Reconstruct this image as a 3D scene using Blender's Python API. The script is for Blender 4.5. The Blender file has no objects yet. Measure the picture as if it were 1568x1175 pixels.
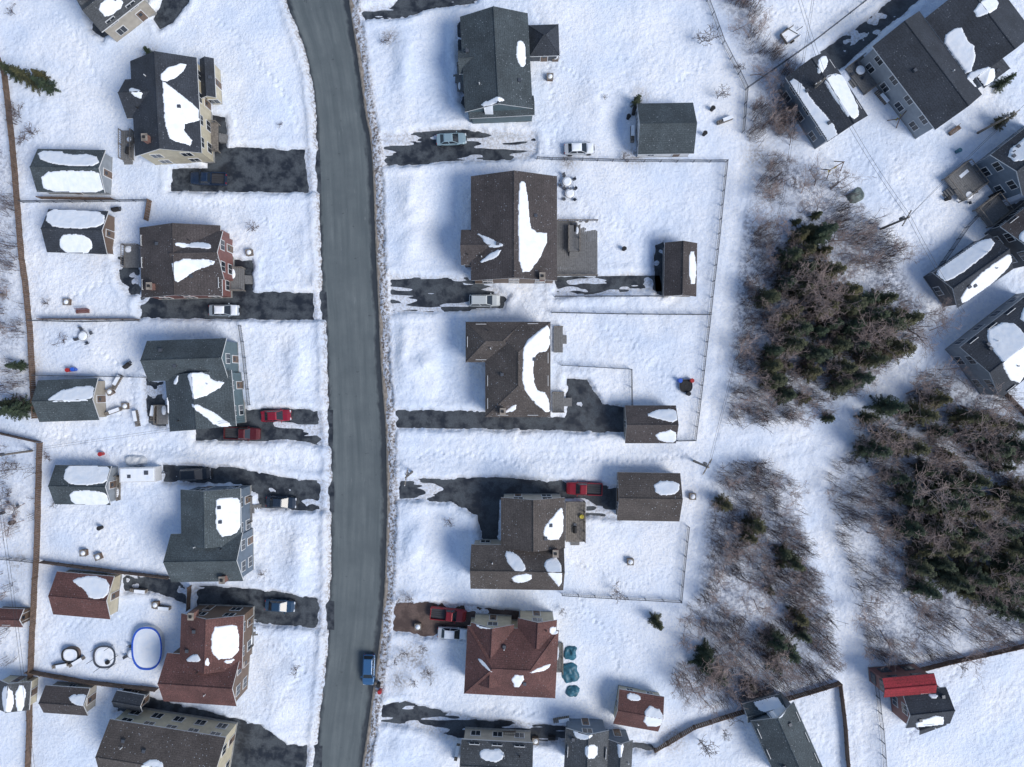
import bpy, bmesh, math, random
import numpy as np
from mathutils import Vector, Matrix
random.seed(7); np.random.seed(7)
scene=bpy.context.scene
CH=105.0; S=0.1; CX,CY=784.0,587.5
def W(px,py,z=0.0):
    k=S*(CH-z)/CH
    return ((px-CX)*k,(CY-py)*k)
# ------------------------------------------------------------ noise
_G={}
def vnoise(X,Y,scale,seed=0):
    if seed not in _G: _G[seed]=np.random.RandomState(seed+11).rand(256,256)*2-1
    G=_G[seed]
    x=np.asarray(X)/scale+1000.37; y=np.asarray(Y)/scale+1000.71
    xi=np.floor(x).astype(int); yi=np.floor(y).astype(int)
    fx=x-xi; fy=y-yi; fx=fx*fx*(3-2*fx); fy=fy*fy*(3-2*fy)
    a=G[xi%256,yi%256]; b=G[(xi+1)%256,yi%256]; c=G[xi%256,(yi+1)%256]; d=G[(xi+1)%256,(yi+1)%256]
    return (a*(1-fx)+b*fx)*(1-fy)+(c*(1-fx)+d*fx)*fy
def fbm(X,Y,scale,seed=0,o=3):
    r=0;a=1;t=0
    for i in range(o):
        r=r+a*vnoise(X,Y,scale/2**i,seed+i); t+=a; a*=.5
    return r/t
def sdf(poly,X,Y):
    X=np.asarray(X,float);Y=np.asarray(Y,float)
    d=np.full(X.shape,1e9); ins=np.zeros(X.shape,bool); n=len(poly)
    for i in range(n):
        ax,ay=poly[i];bx,by=poly[(i+1)%n]
        ex,ey=bx-ax,by-ay; L=ex*ex+ey*ey+1e-12
        t=np.clip(((X-ax)*ex+(Y-ay)*ey)/L,0,1)
        d=np.minimum(d,(X-ax-t*ex)**2+(Y-ay-t*ey)**2)
        if abs(ey)>1e-9:
            c=((ay>Y)!=(by>Y))&(X<ex*(Y-ay)/ey+ax)
            ins^=c
    d=np.sqrt(d)
    return np.where(ins,-d,d)
def pdist(line,X,Y):
    X=np.asarray(X,float);Y=np.asarray(Y,float)
    d=np.full(X.shape,1e9)
    for i in range(len(line)-1):
        ax,ay=line[i];bx,by=line[i+1];ex,ey=bx-ax,by-ay;L=ex*ex+ey*ey+1e-12
        t=np.clip(((X-ax)*ex+(Y-ay)*ey)/L,0,1)
        d=np.minimum(d,(X-ax-t*ex)**2+(Y-ay-t*ey)**2)
    return np.sqrt(d)
def chaikin(p,it=2,closed=True):
    for _ in range(it):
        q=[];n=len(p)
        for i in range(n if closed else n-1):
            a=p[i];b=p[(i+1)%n]
            q.append((a[0]*.75+b[0]*.25,a[1]*.75+b[1]*.25)); q.append((a[0]*.25+b[0]*.75,a[1]*.25+b[1]*.75))
        if not closed: q=[p[0]]+q+[p[-1]]
        p=q
    return p
def sstep(a,b,x):
    t=np.clip((x-a)/(b-a),0,1); return t*t*(3-2*t)
# ------------------------------------------------------------ materials
class NT:
    def __init__(s,name):
        s.m=bpy.data.materials.new(name); s.m.use_nodes=True; s.t=s.m.node_tree; s.n=s.t.nodes; s.l=s.t.links
        s.b=s.n['Principled BSDF']
    def node(s,typ,**k):
        x=s.n.new(typ)
        for a,v in k.items(): setattr(x,a,v)
        return x
    def link(s,a,b): s.l.new(a,b)
    def coord(s,kind='Object'): return s.node('ShaderNodeTexCoord').outputs[kind]
    def pos(s): return s.node('ShaderNodeNewGeometry').outputs['Position']
    def noise(s,co,scale,detail=3,rough=.55,dist=0):
        x=s.node('ShaderNodeTexNoise'); x.inputs['Scale'].default_value=scale; x.inputs['Detail'].default_value=detail
        x.inputs['Roughness'].default_value=rough; x.inputs['Distortion'].default_value=dist; s.link(co,x.inputs['Vector']); return x.outputs['Fac']
    def ramp(s,f,stops):
        r=s.node('ShaderNodeValToRGB'); e=r.color_ramp.elements
        while len(e)<len(stops): e.new(.5)
        for i,(p,c) in enumerate(stops):
            e[i].position=p; e[i].color=(c,c,c,1) if isinstance(c,(int,float)) else (*c,1)
        s.link(f,r.inputs[0]); return r.outputs[0]
    def mix(s,f,a,b,mode='MIX'):
        x=s.node('ShaderNodeMix',data_type='RGBA',blend_type=mode)
        for inp,v in ((0,f),(6,a),(7,b)):
            if hasattr(v,'is_output'): s.link(v,x.inputs[inp])
            elif inp==0: x.inputs[0].default_value=v
            else: x.inputs[inp].default_value=(*v,1)
        return x.outputs[2]
    def math(s,op,a,b=0.0):
        x=s.node('ShaderNodeMath',operation=op)
        for i,v in enumerate((a,b)):
            if hasattr(v,'is_output'): s.link(v,x.inputs[i])
            else: x.inputs[i].default_value=v
        return x.outputs[0]
    def map(s,co,sc=(1,1,1)):
        x=s.node('ShaderNodeMapping'); x.inputs['Scale'].default_value=sc; s.link(co,x.inputs['Vector']); return x.outputs[0]
    def bump(s,h,st=.3,dist=.05):
        x=s.node('ShaderNodeBump'); x.inputs['Strength'].default_value=st; x.inputs['Distance'].default_value=dist
        s.link(h,x.inputs['Height']); s.link(x.outputs[0],s.b.inputs['Normal'])
    def col(s,c):
        if hasattr(c,'is_output'): s.link(c,s.b.inputs['Base Color'])
        else: s.b.inputs['Base Color'].default_value=(*c,1)
    def rough(s,v):
        if hasattr(v,'is_output'): s.link(v,s.b.inputs['Roughness'])
        else: s.b.inputs['Roughness'].default_value=v
def simple(name,c,rough=.7,var=.25,scale=2.0,metal=0):
    n=NT(name); f=n.noise(n.pos(),scale,2)
    lo=tuple(x*(1-var) for x in c); hi=tuple(min(1,x*(1+var)) for x in c)
    n.col(n.ramp(f,[(.3,lo),(.7,hi)])); n.rough(rough); n.b.inputs['Metallic'].default_value=metal
    return n.m
def roofmat(name,c,speck=.5):
    n=NT(name); p=n.pos()
    big=n.noise(p,.35,3); fine=n.noise(p,6,2,.7)
    base=n.mix(n.ramp(big,[(.35,0.0),(.7,1.0)]),tuple(x*.78 for x in c),tuple(x*1.22 for x in c))
    base=n.mix(n.ramp(fine,[(.35,0.0),(.65,1.0)]),n.mix(1,base,(.66,.66,.66),'MULTIPLY'),n.mix(1,base,(1.4,1.4,1.4),'MULTIPLY'))
    z=n.node('ShaderNodeSeparateXYZ'); n.link(p,z.inputs[0])
    course=n.math('FRACT',n.math('MULTIPLY',z.outputs[2],7.0))
    base=n.mix(n.math('MULTIPLY',n.ramp(course,[(0.0,1.0),(.3,0.0)]),.5),base,tuple(x*.4 for x in c))
    v=n.node('ShaderNodeTexVoronoi'); v.inputs['Scale'].default_value=2.3; n.link(p,v.inputs['Vector'])
    dots=n.ramp(v.outputs['Distance'],[(.10,1.0),(.17,0.0)])
    patch=n.ramp(n.noise(p,.3,2),[(.36,0.0),(.62,1.0)])
    m=n.math('MULTIPLY',n.math('MULTIPLY',dots,patch),speck)
    n.col(n.mix(m,base,(.48,.52,.58))); n.rough(.88); n.bump(fine,.4,.03)
    return n.m
def siding(name,c):
    n=NT(name); p=n.pos(); z=n.node('ShaderNodeSeparateXYZ'); n.link(p,z.inputs[0])
    fr=n.math('FRACT',n.math('MULTIPLY',z.outputs[2],5.0))
    f=n.noise(p,1.2,3)
    base=n.mix(n.ramp(f,[(.3,0.),(.7,1.)]),tuple(x*.85 for x in c),tuple(min(1,x*1.1) for x in c))
    n.col(n.mix(n.ramp(fr,[(0,.5),(.15,0.)]),base,tuple(x*.4 for x in c))); n.rough(.6); n.bump(fr,.3,.02); return n.m
def make_snow():
    n=NT('snow'); p=n.pos()
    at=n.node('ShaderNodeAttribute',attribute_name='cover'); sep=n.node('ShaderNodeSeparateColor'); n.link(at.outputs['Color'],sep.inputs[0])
    dirt,litter,yard_shade=sep.outputs[0],sep.outputs[1],sep.outputs[2]
    big=n.noise(p,.10,3); fine=n.noise(p,2.6,3,.65)
    base=n.mix(n.ramp(big,[(.36,0.),(.62,1.)]),(.71,.79,.915),(.88,.905,.945))  # broad noise puts bluish shading into the snow colour
    base=n.mix(n.math('MULTIPLY',yard_shade,.8),base,(.60,.72,.90))  # soft blue shade beside buildings, painted into the snow colour
    base=n.mix(n.ramp(fine,[(.36,.45),(.5,0.)]),base,(.56,.66,.85))
    dn=n.ramp(fine,[(.42,0.),(.60,1.)])
    dm=n.math('MULTIPLY',dirt,n.math('ADD',n.math('MULTIPLY',dn,.80),.20))
    base=n.mix(dm,base,(.17,.14,.12))
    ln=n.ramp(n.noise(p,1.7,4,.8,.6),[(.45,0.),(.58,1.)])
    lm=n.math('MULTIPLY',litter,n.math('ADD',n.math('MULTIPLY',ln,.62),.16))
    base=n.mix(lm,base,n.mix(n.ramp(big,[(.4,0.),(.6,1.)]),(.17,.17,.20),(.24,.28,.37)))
    n.col(base); n.rough(.75); n.b.inputs['Specular IOR Level'].default_value=.2
    n.bump(n.noise(p,1.9,3,.7),.75,.24)
    return n.m
M_snow=make_snow()
def make_roofsnow():
    n=NT('roof_snow'); p=n.pos(); f=n.noise(p,1.2,3)
    n.col(n.ramp(f,[(.3,(.80,.86,.94)),(.6,(.90,.925,.96))])); n.rough(.7); n.bump(f,.4,.15); return n.m
M_rsnow=make_roofsnow()
def make_road():
    n=NT('asphalt_road'); p=n.pos(); uv=n.coord('UV')
    s=n.node('ShaderNodeSeparateXYZ'); n.link(uv,s.inputs[0])
    st=n.noise(n.map(uv,(9,.06,1)),1.0,3,.6)
    blot=n.noise(p,.25,4,.6); grain=n.noise(p,9,2,.7)
    c=n.mix(n.ramp(st,[(.3,0.),(.7,1.)]),(.100,.122,.130),(.165,.190,.195))
    c=n.mix(n.ramp(blot,[(.4,0.),(.66,.5)]),c,(.085,.105,.115))
    c=n.mix(n.ramp(grain,[(.35,.35),(.55,0.)]),c,(.07,.08,.085))
    u=s.outputs[0]; e=n.math('ABSOLUTE',n.math('SUBTRACT',u,.5))
    wn=n.noise(n.map(uv,(6,.35,1)),1.0,4,.7)
    edge=n.ramp(n.math('ADD',e,n.math('MULTIPLY',wn,.20)),[(.485,0.),(.54,.9)])
    c=n.mix(edge,c,(.028,.034,.042))
    sp=n.ramp(n.noise(p,.9,3,.75),[(.66,0.),(.70,.6)]); c=n.mix(sp,c,(.045,.052,.06))
    sl=n.ramp(n.noise(n.map(uv,(14,.25,1)),1.0,3,.7),[(.66,0.),(.74,.35)]); c=n.mix(sl,c,(.27,.29,.30))
    n.col(c); n.rough(n.ramp(edge,[(0,.85),(1,.4)])); n.bump(grain,.2,.02); return n.m
M_road=make_road()
def make_drive(name,c0,c1,rough=.5):
    n=NT(name); p=n.pos(); f=n.noise(p,.45,4,.7); g=n.noise(p,5,2,.7)
    c=n.mix(n.ramp(f,[(.42,0.),(.58,1.)]),c0,c1); c=n.mix(n.ramp(g,[(.4,.3),(.6,0.)]),c,tuple(x*.5 for x in c0))
    n.col(c); n.rough(n.ramp(f,[(.35,rough*.6),(.65,.9)])); n.bump(g,.3,.02); return n.m
M_drive=make_drive('wet_asphalt',(.022,.027,.036),(.080,.094,.108))
M_gravel=make_drive('brown_gravel',(.075,.048,.040),(.15,.105,.09),.9)
M_conc=simple('concrete',(.27,.235,.20),.85,.35,1.5)
M_curb=simple('curb_concrete',(.15,.145,.135),.85,.4,1.2)
M_white=simple('white_trim',(.66,.67,.68),.5,.06)
M_cream=siding('cream_siding',(.52,.47,.35)); M_beige=siding('beige_siding',(.40,.365,.31)); M_greyside=siding('grey_siding',(.28,.31,.34))
M_whiteside=siding('white_siding',(.66,.67,.68)); M_blueside=siding('blue_siding',(.13,.17,.22)); M_tealside=siding('slate_siding',(.10,.15,.17)); M_redside=siding('brick_red_siding',(.20,.09,.08))
M_brownside=siding('brown_siding',(.16,.11,.08)); M_darkside=siding('dark_siding',(.06,.07,.085))
M_found=simple('foundation',(.30,.30,.29),.9)
M_wood=simple('weathered_wood',(.19,.17,.15),.85,.35,3); M_woodn=simple('brown_fence_wood',(.14,.095,.07),.85,.35,2)
M_deck=simple('deck_boards',(.18,.18,.18),.85,.2,4); M_metal=simple('galvanised_metal',(.085,.095,.115),.5,.15,3,.2)
M_black=simple('black_rubber',(.02,.02,.022),.8); M_brick=simple('brick',(.22,.12,.10),.9,.3,6)
M_red=simple('red_paint',(.4,.03,.03),.4,.1); M_blue=simple('blue_plastic',(.03,.11,.55),.4,.15); M_teal=simple('teal_tarp',(.03,.13,.19),.5,.3)
M_yellow=simple('yellow_paint',(.55,.45,.05),.5)
def glass():
    n=NT('window_glass'); n.col((.02,.028,.038)); n.rough(.08); n.b.inputs['Specular IOR Level'].default_value=.6; return n.m
M_glass=glass()
RO={'char':roofmat('charcoal_shingles',(.036,.043,.056),.35),'brown':roofmat('brown_shingles',(.070,.060,.060),.7),
 'teal':roofmat('slate_grey_shingles',(.058,.074,.084),.6),'green':roofmat('slate_shingles',(.068,.086,.095),.5),
 'red':roofmat('red_brown_shingles',(.118,.056,.051),.35),'gray':roofmat('grey_shingles',(.075,.082,.09),.6),
 'tan':roofmat('tan_brown_shingles',(.085,.073,.068),.8),'crimson':roofmat('crimson_roof',(.26,.022,.032),.05)}
# ------------------------------------------------------------ mesh builder
class MB:
    def __init__(s): s.v=[];s.f=[];s.m=[];s.mats=[]
    def mi(s,mat):
        if mat not in s.mats: s.mats.append(mat)
        return s.mats.index(mat)
    def face(s,pts,mat):
        i=len(s.v); s.v+= [tuple(p) for p in pts]; s.f.append(tuple(range(i,i+len(pts)))); s.m.append(s.mi(mat))
    def mesh(s,vs,fs,mat):
        i=len(s.v); s.v+=[tuple(p) for p in vs]; k=s.mi(mat)
        for f in fs: s.f.append(tuple(a+i for a in f)); s.m.append(k)
    def box(s,c,d,mat,rz=0):
        x,y,z=[a/2 for a in d]; vs=[]
        co,si=math.cos(rz),math.sin(rz)
        for a in(-1,1):
            for b in(-1,1):
                for e in(-1,1):
                    lx,ly,lz=a*x,b*y,e*z
                    vs.append((c[0]+lx*co-ly*si,c[1]+lx*si+ly*co,c[2]+lz))
        s.mesh(vs,[(0,1,3,2),(4,6,7,5),(0,4,5,1),(2,3,7,6),(0,2,6,4),(1,5,7,3)],mat)
    def tube(s,p0,p1,r0,r1,mat,n=8,cap=True):
        p0=Vector(p0);p1=Vector(p1);d=(p1-p0).normalized(); a=d.orthogonal().normalized(); b=d.cross(a)
        vs=[];
        for p,r in((p0,r0),(p1,r1)):
            for i in range(n):
                t=2*math.pi*i/n; vs.append(p+a*math.cos(t)*r+b*math.sin(t)*r)
        fs=[(i,(i+1)%n,n+(i+1)%n,n+i) for i in range(n)]
        if cap: fs+= [tuple(range(n))[::-1],tuple(range(n,2*n))]
        s.mesh(vs,fs,mat)
    def obj(s,name,loc=(0,0,0),parent=None,rz=0,world=True,bevel=0):
        me=bpy.data.meshes.new(name); 
        vs=s.v
        if world: vs=[(a-loc[0],b-loc[1],c-loc[2]) for a,b,c in vs]
        me.from_pydata(vs,[],s.f)
        for m in s.mats: me.materials.append(m)
        me.polygons.foreach_set('material_index',s.m)
        me.update()
        o=bpy.data.objects.new(name,me); scene.collection.objects.link(o)
        if parent is not None: o.parent=parent
        else: o.location=loc; o.rotation_euler=(0,0,rz)
        if bevel:
            b=o.modifiers.new('bevel','BEVEL'); b.width=bevel; b.segments=2
        return o
def empty(name,loc):
    e=bpy.data.objects.new(name,None); e.location=loc; e.empty_display_size=1; scene.collection.objects.link(e); return e
def npmesh(name,V,F,mats,loc=(0,0,0),smooth=False,link=True):
    me=bpy.data.meshes.new(name); V=np.asarray(V,np.float32); F=np.asarray(F,np.int32); k=F.shape[1]
    me.vertices.add(len(V)); me.vertices.foreach_set('co',V.ravel()); me.loops.add(F.size); me.loops.foreach_set('vertex_index',F.ravel())
    me.polygons.add(len(F)); me.polygons.foreach_set('loop_start',np.arange(0,F.size,k,dtype=np.int32)); me.polygons.foreach_set('loop_total',np.full(len(F),k,np.int32))
    me.polygons.foreach_set('use_smooth',np.full(len(F),smooth)); 
    for m in mats: me.materials.append(m)
    me.update(calc_edges=True)
    if not link: return me
    o=bpy.data.objects.new(name,me); o.location=loc; scene.collection.objects.link(o); return o
def grid_faces(nx,ny):
    I=np.arange(nx*ny).reshape(ny,nx); return np.stack([I[:-1,:-1],I[:-1,1:],I[1:,1:],I[1:,:-1]],-1).reshape(-1,4)
# ------------------------------------------------------------ site plan
def PX(l): return [W(a,b) for a,b in l]
rl=[(400,-260),(415,-120),(437,0),(462,60),(478,120),(484,180),(487,250),(490,330),(492,400),(494,450),(500,500),(502,560),(503,620),(507,680),(508,740),(507,800),(508,860),(505,920),(502,980),(500,1020),(495,1060),(490,1100),(484,1175),(470,1300),(450,1450)]
rr=[(520,-260),(528,-120),(540,0),(548,50),(558,120),(566,180),(574,215),(578,280),(580,350),(583,420),(586,480),(588,540),(592,600),(597,660),(598,720),(599,780),(597,840),(595,900),(590,960),(585,1000),(578,1050),(570,1110),(560,1175),(545,1300),(525,1450)]
rl=chaikin(PX(rl),1,False); rr=chaikin(PX([(a-6,b) for a,b in rr]),1,False)
road_poly=rl+rr[::-1]
sw=[(x+1.3,y) for x,y in rr]
side_poly=rr+sw[::-1]
DR=[
([(318,175),(345,180),(350,225),(490,230),(492,296),(262,293),(262,258),(318,258)],-.06,.09,0,0),
([(215,455),(350,445),(352,398),(388,398),(388,446),(500,447),(502,491),(215,488)],-.07,.08,0,0),
([(362,600),(380,625),(510,628),(510,684),(440,676),(300,675),(300,650),(360,650)],-.05,.12,1,0),
([(250,712),(360,716),(440,732),(512,738),(512,785),(400,778),(392,758),(370,742),(250,738)],-.05,.13,0,0),
([(300,895),(420,905),(512,921),(512,965),(400,955),(300,932)],-.06,.11,1,0),
([(185,878),(270,888),(285,900),(285,925),(230,905),(190,905)],-.03,.13,0,0),
([(180,1062),(235,1068),(400,1110),(440,1140),(494,1142),(490,1260),(340,1260),(345,1120),(180,1090)],-.06,.09,0,0),
([(585,207),(700,198),(820,205),(822,235),(800,245),(715,248),(585,256)],-.012,.19,1,0),
([(597,422),(715,425),(735,432),(780,452),(770,472),(735,476),(597,480)],-.014,.19,1,0),
([(850,424),(1010,422),(1015,447),(985,445),(850,455)],-.02,.18,1,0),
([(600,628),(735,628),(865,640),(868,580),(900,580),(910,600),(925,618),(960,625),(960,665),(870,660),(600,655)],-.055,.10,0,0),
([(608,733),(760,731),(870,736),(947,745),(947,792),(895,790),(895,765),(765,765),(762,832),(737,828),(730,790),(690,770),(610,765)],-.05,.13,1,0),
([(600,925),(650,920),(795,936),(795,958),(730,968),(650,975),(600,966)],-.04,.12,0,1),
([(585,1078),(620,1074),(720,1098),(860,1112),(1000,1140),(1000,1150),(800,1132),(700,1130),(640,1112),(583,1105)],-.025,.15,1,0),
([(548,18),(600,8),(640,-40),(760,-40),(730,5),(660,14),(620,28),(552,32)],-.015,.15,1,0),
([(235,30),(262,-30),(310,-30),(292,0),(265,35),(245,45)],-.04,.12,0,0),
([(1255,80),(1330,28),(1400,-30),(1440,-30),(1380,25),(1310,85),(1285,110)],-.04,.12,0,0),
([(130,-20),(200,-20),(225,5),(160,62),(140,45)],-.03,.13,0,0),
([(1510,330),(1580,300),(1640,300),(1640,350),(1530,350)],-.03,.11,0,0),
([(180,392),(212,388),(216,452),(200,452),(184,430)],-.03,.12,0,0),  # last four: dark cleared ground along walls, partly painted-in shade, not driveways
([(700,36),(710,30),(716,170),(704,160)],-.03,.10,0,0),
([(1000,375),(1018,368),(1018,452),(1004,452)],-.02,.12,0,0),
([(222,578),(250,585),(256,655),(226,650)],-.02,.13,0,0),
]
DRW=[(PX(p),a,b,c,d) for p,a,b,c,d in DR]
TR=[PX(l) for l in [[(1075,690),(1180,682),(1215,688),(1232,712),(1238,760),(1255,820),(1285,900),(1300,980),(1308,1060),(1320,1250)],[(1200,686),(1245,672),(1300,635),(1360,585),(1450,515),(1568,425),(1700,330)],[(1140,250),(1120,400),(1100,560),(1085,690),(1065,800),(1055,900)],[(600,695),(780,700),(1075,690)],[(0,655),(260,685),(500,715)]]]
TR=[chaikin(t,2,False) for t in TR]
FO=[[(1075,-60),(1120,-60),(1215,120),(1215,225),(1180,240),(1140,210),(1148,140)],
[(1135,260),(1210,240),(1290,290),(1375,380),(1425,470),(1440,530),(1340,600),(1230,645),(1095,655),(1100,560),(1120,420)],
[(1068,705),(1160,702),(1215,740),(1245,860),(1275,960),(1275,1035),(1060,1090),(1030,1040),(1050,940),(1066,800)],
[(1262,720),(1340,625),(1440,545),(1500,545),(1568,650),(1700,700),(1700,960),(1540,985),(1340,1025),(1312,960),(1285,850)],
[(-90,100),(28,150),(40,480),(55,620),(-90,645)],[(-90,680),(58,680),(60,860),(-90,860)],[(-90,870),(45,870),(48,1015),(-90,1020)]]
FOW=[PX(f) for f in FO]; FOD=[.7,.95,.9,1.,.65,.35,.3]
# ------------------------------------------------------------ snow ground
def axis(a,step,far):
    inner=np.arange(-a,a+.01,step); out=[a+step*3]; 
    while out[-1]<far: out.append(out[-1]*1.25 if len(out)>3 else out[-1]+3)
    out=np.array(out); return np.concatenate([-out[::-1],inner,out])
xs=axis(86,.2,2500); ys=axis(66,.2,2500)
X,Y=np.meshgrid(xs,ys)
base=.40+.26*fbm(X,Y,9,1,3)+.10*fbm(X,Y,2.6,5,2)+.022*fbm(X,Y,.8,9,2)
rough=sstep(-.15,.3,fbm(X,Y,14,21,2)); base+=rough*.055*vnoise(X,Y,.5,23)
yard_shade=np.zeros_like(X)
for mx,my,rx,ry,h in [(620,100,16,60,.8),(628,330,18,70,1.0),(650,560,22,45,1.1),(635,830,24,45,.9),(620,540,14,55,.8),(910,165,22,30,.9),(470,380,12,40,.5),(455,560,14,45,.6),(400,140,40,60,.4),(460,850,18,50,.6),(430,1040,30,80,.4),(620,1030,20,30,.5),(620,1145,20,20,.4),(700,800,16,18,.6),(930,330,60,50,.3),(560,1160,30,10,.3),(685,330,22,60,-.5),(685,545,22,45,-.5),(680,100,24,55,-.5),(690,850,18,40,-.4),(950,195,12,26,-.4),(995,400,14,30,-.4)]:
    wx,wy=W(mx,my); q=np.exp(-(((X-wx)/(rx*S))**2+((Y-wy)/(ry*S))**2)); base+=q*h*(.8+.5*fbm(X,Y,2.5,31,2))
    if h<0: yard_shade=np.maximum(yard_shade,q)  # yard hollows next to buildings also get the painted blue shade
dirt=np.zeros_like(X); lit=np.zeros_like(X)
for mx,my,r in [(618,920,18),(635,1005,24),(612,1040,16),(600,60,12),(980,150,12),(870,250,14),(30,860,16),(50,560,14),(230,85,14),(1160,240,20),(1030,1130,20),(655,1030,14),(970,240,16)]:
    wx,wy=W(mx,my); dirt=np.maximum(dirt,.75*np.exp(-((X-wx)**2+(Y-wy)**2)/(r*S)**2))
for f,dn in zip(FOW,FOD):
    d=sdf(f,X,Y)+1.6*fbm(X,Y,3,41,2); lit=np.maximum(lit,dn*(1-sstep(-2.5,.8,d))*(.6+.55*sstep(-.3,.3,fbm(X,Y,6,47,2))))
for i,t in enumerate(TR):
    d=pdist(t,X,Y)+.35*fbm(X,Y,1.5,44,2); w=1.7 if i<2 else .9
    k=1-sstep(w*.6,w+.6,d); base-=k*.13; base+=k*.05*vnoise(X,Y,.5,45); lit*=1-k
    if i<2: base-=.04*np.exp(-((d-.75)/.25)**2)
base=np.maximum(base,.13)
H=base.copy()
near=np.full(X.shape,9.)
def apply(poly,res,amp,an,edge=(-.15,.45),road=False,jit=.4):
    global H,dirt
    P=np.array(poly); m=4
    i0,i1=np.searchsorted(ys,P[:,1].min()-m),np.searchsorted(ys,P[:,1].max()+m); j0,j1=np.searchsorted(xs,P[:,0].min()-m),np.searchsorted(xs,P[:,0].max()+m)
    sl=(slice(i0,i1),slice(j0,j1)); x=X[sl];y=Y[sl]
    if x.size==0: return
    d=sdf(poly,x,y); dd=d+jit*fbm(x,y,1.1,51,3)
    bank=(.26 if road else .14)*np.exp(-((dd-1.0)/.55)**2)*(1+.6*fbm(x,y,1.3,53,2))
    if an: nz=.75*fbm(x*.16+y*.04,y,.62,57,2)+.5*fbm(x*.6,y,2.8,58,3)
    else: nz=.75*fbm(x*.5,y,1.9,59,3)+.4*fbm(x,y,.8,60,2)
    r=res+amp*nz*1.1
    if road: r=np.full(x.shape,-.12)
    t=sstep(edge[0],edge[1],dd)
    H[sl]=r*(1-t)+(H[sl]+bank)*t
    q=np.exp(-np.clip(dd,0,9)/(.6 if road else .25))
    dirt[sl]=np.maximum(dirt[sl],q*(1.0 if road else .45)); near[sl]=np.minimum(near[sl],d)
for p,a,b,c,d in DRW: apply(p,a,b,c)
d=sdf(side_poly,X,Y); t=sstep(-.15,.45,d+.3*fbm(X,Y,1.2,61,2))
r=.035+.16*fbm(X,Y*.5,1.4,63,3)
H=r*(1-t)+H*t; dirt=np.maximum(dirt,(1-sstep(-.1,1.0,d))*1.0)
apply(road_poly,0,0,0,edge=(-.12,.35),road=True,jit=.25)
def prints(line,gap=.75,depth=.14,spread=.18):
    line=PX(line)
    for a,b in zip(line[:-1],line[1:]):
        L=math.dist(a,b); n=int(L/gap)
        for i in range(n):
            t=(i+random.random()*.3)/max(n,1); sd=(spread if i%2 else -spread)
            nx,ny=-(b[1]-a[1])/L,(b[0]-a[0])/L
            wob=.5*math.sin(t*L*.3)
            x=a[0]+(b[0]-a[0])*t+nx*(sd+wob); y=a[1]+(b[1]-a[1])*t+ny*(sd+wob)
            j=np.searchsorted(xs,x); i2=np.searchsorted(ys,y)
            sl=(slice(i2-3,i2+4),slice(j-3,j+4))
            if H[sl].size<49 or near[i2,j]<.3: continue
            H[sl]-=depth*np.exp(-((X[sl]-x)**2+(Y[sl]-y)**2)/.04)
for l in [[(822,20),(840,120),(850,240)],[(826,30),(850,100),(960,180)],[(100,30),(150,120),(180,200)],[(640,700),(800,706),(1070,700)],[(40,660),(200,690),(300,690)],[(200,400),(100,460)],[(880,860),(960,905),(1035,880)],[(880,910),(935,990),(950,1050)],[(870,930),(990,1000)],[(700,1090),(860,1090)],[(1225,240),(1300,320),(1380,440)],[(1340,200),(1400,330),(1430,400)],[(1300,210),(1360,300),(1420,420)],[(410,985),(470,1020),(390,1100)],[(400,800),(490,850)],[(1390,1130),(1470,1010)],[(855,265),(900,330),(1010,370)],[(930,500),(1050,600)],[(95,800),(200,830)],[(75,520),(200,560)],[(640,750),(600,690)],[(1210,1080),(1290,1170)],[(90,960),(200,940)],[(1160,30),(1330,10)],[(1080,100),(1000,140)],[(160,540),(210,600),(170,640)],[(330,30),(420,120),(460,210)],[(300,310),(400,330),(470,430)],[(870,180),(820,245)],[(1500,1030),(1440,1090)]]:
    prints(l); prints([(a+random.uniform(-9,9),b+random.uniform(-9,9)) for a,b in l])
V=np.stack([X,Y,H],-1).reshape(-1,3)
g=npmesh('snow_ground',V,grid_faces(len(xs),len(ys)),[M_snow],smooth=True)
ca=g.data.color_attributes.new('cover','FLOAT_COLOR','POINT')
col=np.stack([dirt,lit,yard_shade,np.ones_like(X)],-1).astype(np.float32).reshape(-1); ca.data.foreach_set('color',col)
def gz(x,y):
    j=min(max(np.searchsorted(xs,x),0),len(xs)-1); i=min(max(np.searchsorted(ys,y),0),len(ys)-1); return float(H[i,j])
n=len(rl); vs=[]
for a,b in zip(rl,rr): vs.append((a[0]-.5,a[1],0)); vs.append((b[0]+.02,b[1],0))
me=bpy.data.meshes.new('road'); me.from_pydata(vs,[],[(2*i,2*i+2,2*i+3,2*i+1) for i in range(n-1)]); me.materials.append(M_road)
uvl=me.uv_layers.new(name='UVMap'); 
for lp in me.loops:
    v=vs[lp.vertex_index]; uvl.data[lp.index].uv=(lp.vertex_index%2,v[1])
o=bpy.data.objects.new('road',me); scene.collection.objects.link(o)
for k,(p,a,b,c,d) in enumerate(DRW):
    cx=sum(q[0] for q in p)/len(p); cy=sum(q[1] for q in p)/len(p); m=MB()
    m.face([(x,y,.004) for x,y in p],M_gravel if d else M_drive); ob=m.obj('gravel_driveway' if d else 'driveway_or_dark_strip',(cx,cy,0))
    bm=bmesh.new(); bm.from_mesh(ob.data); bmesh.ops.triangulate(bm,faces=bm.faces[:])
    for f in bm.faces:
        if f.normal.z<0: f.normal_flip()
    bm.to_mesh(ob.data); bm.free()
def indrive(x,y,m=.6):
    return any(float(sdf(p,np.array([x]),np.array([y]))[0])<m for p,*_ in DRW)
m=MB(); mk=MB()
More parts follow.
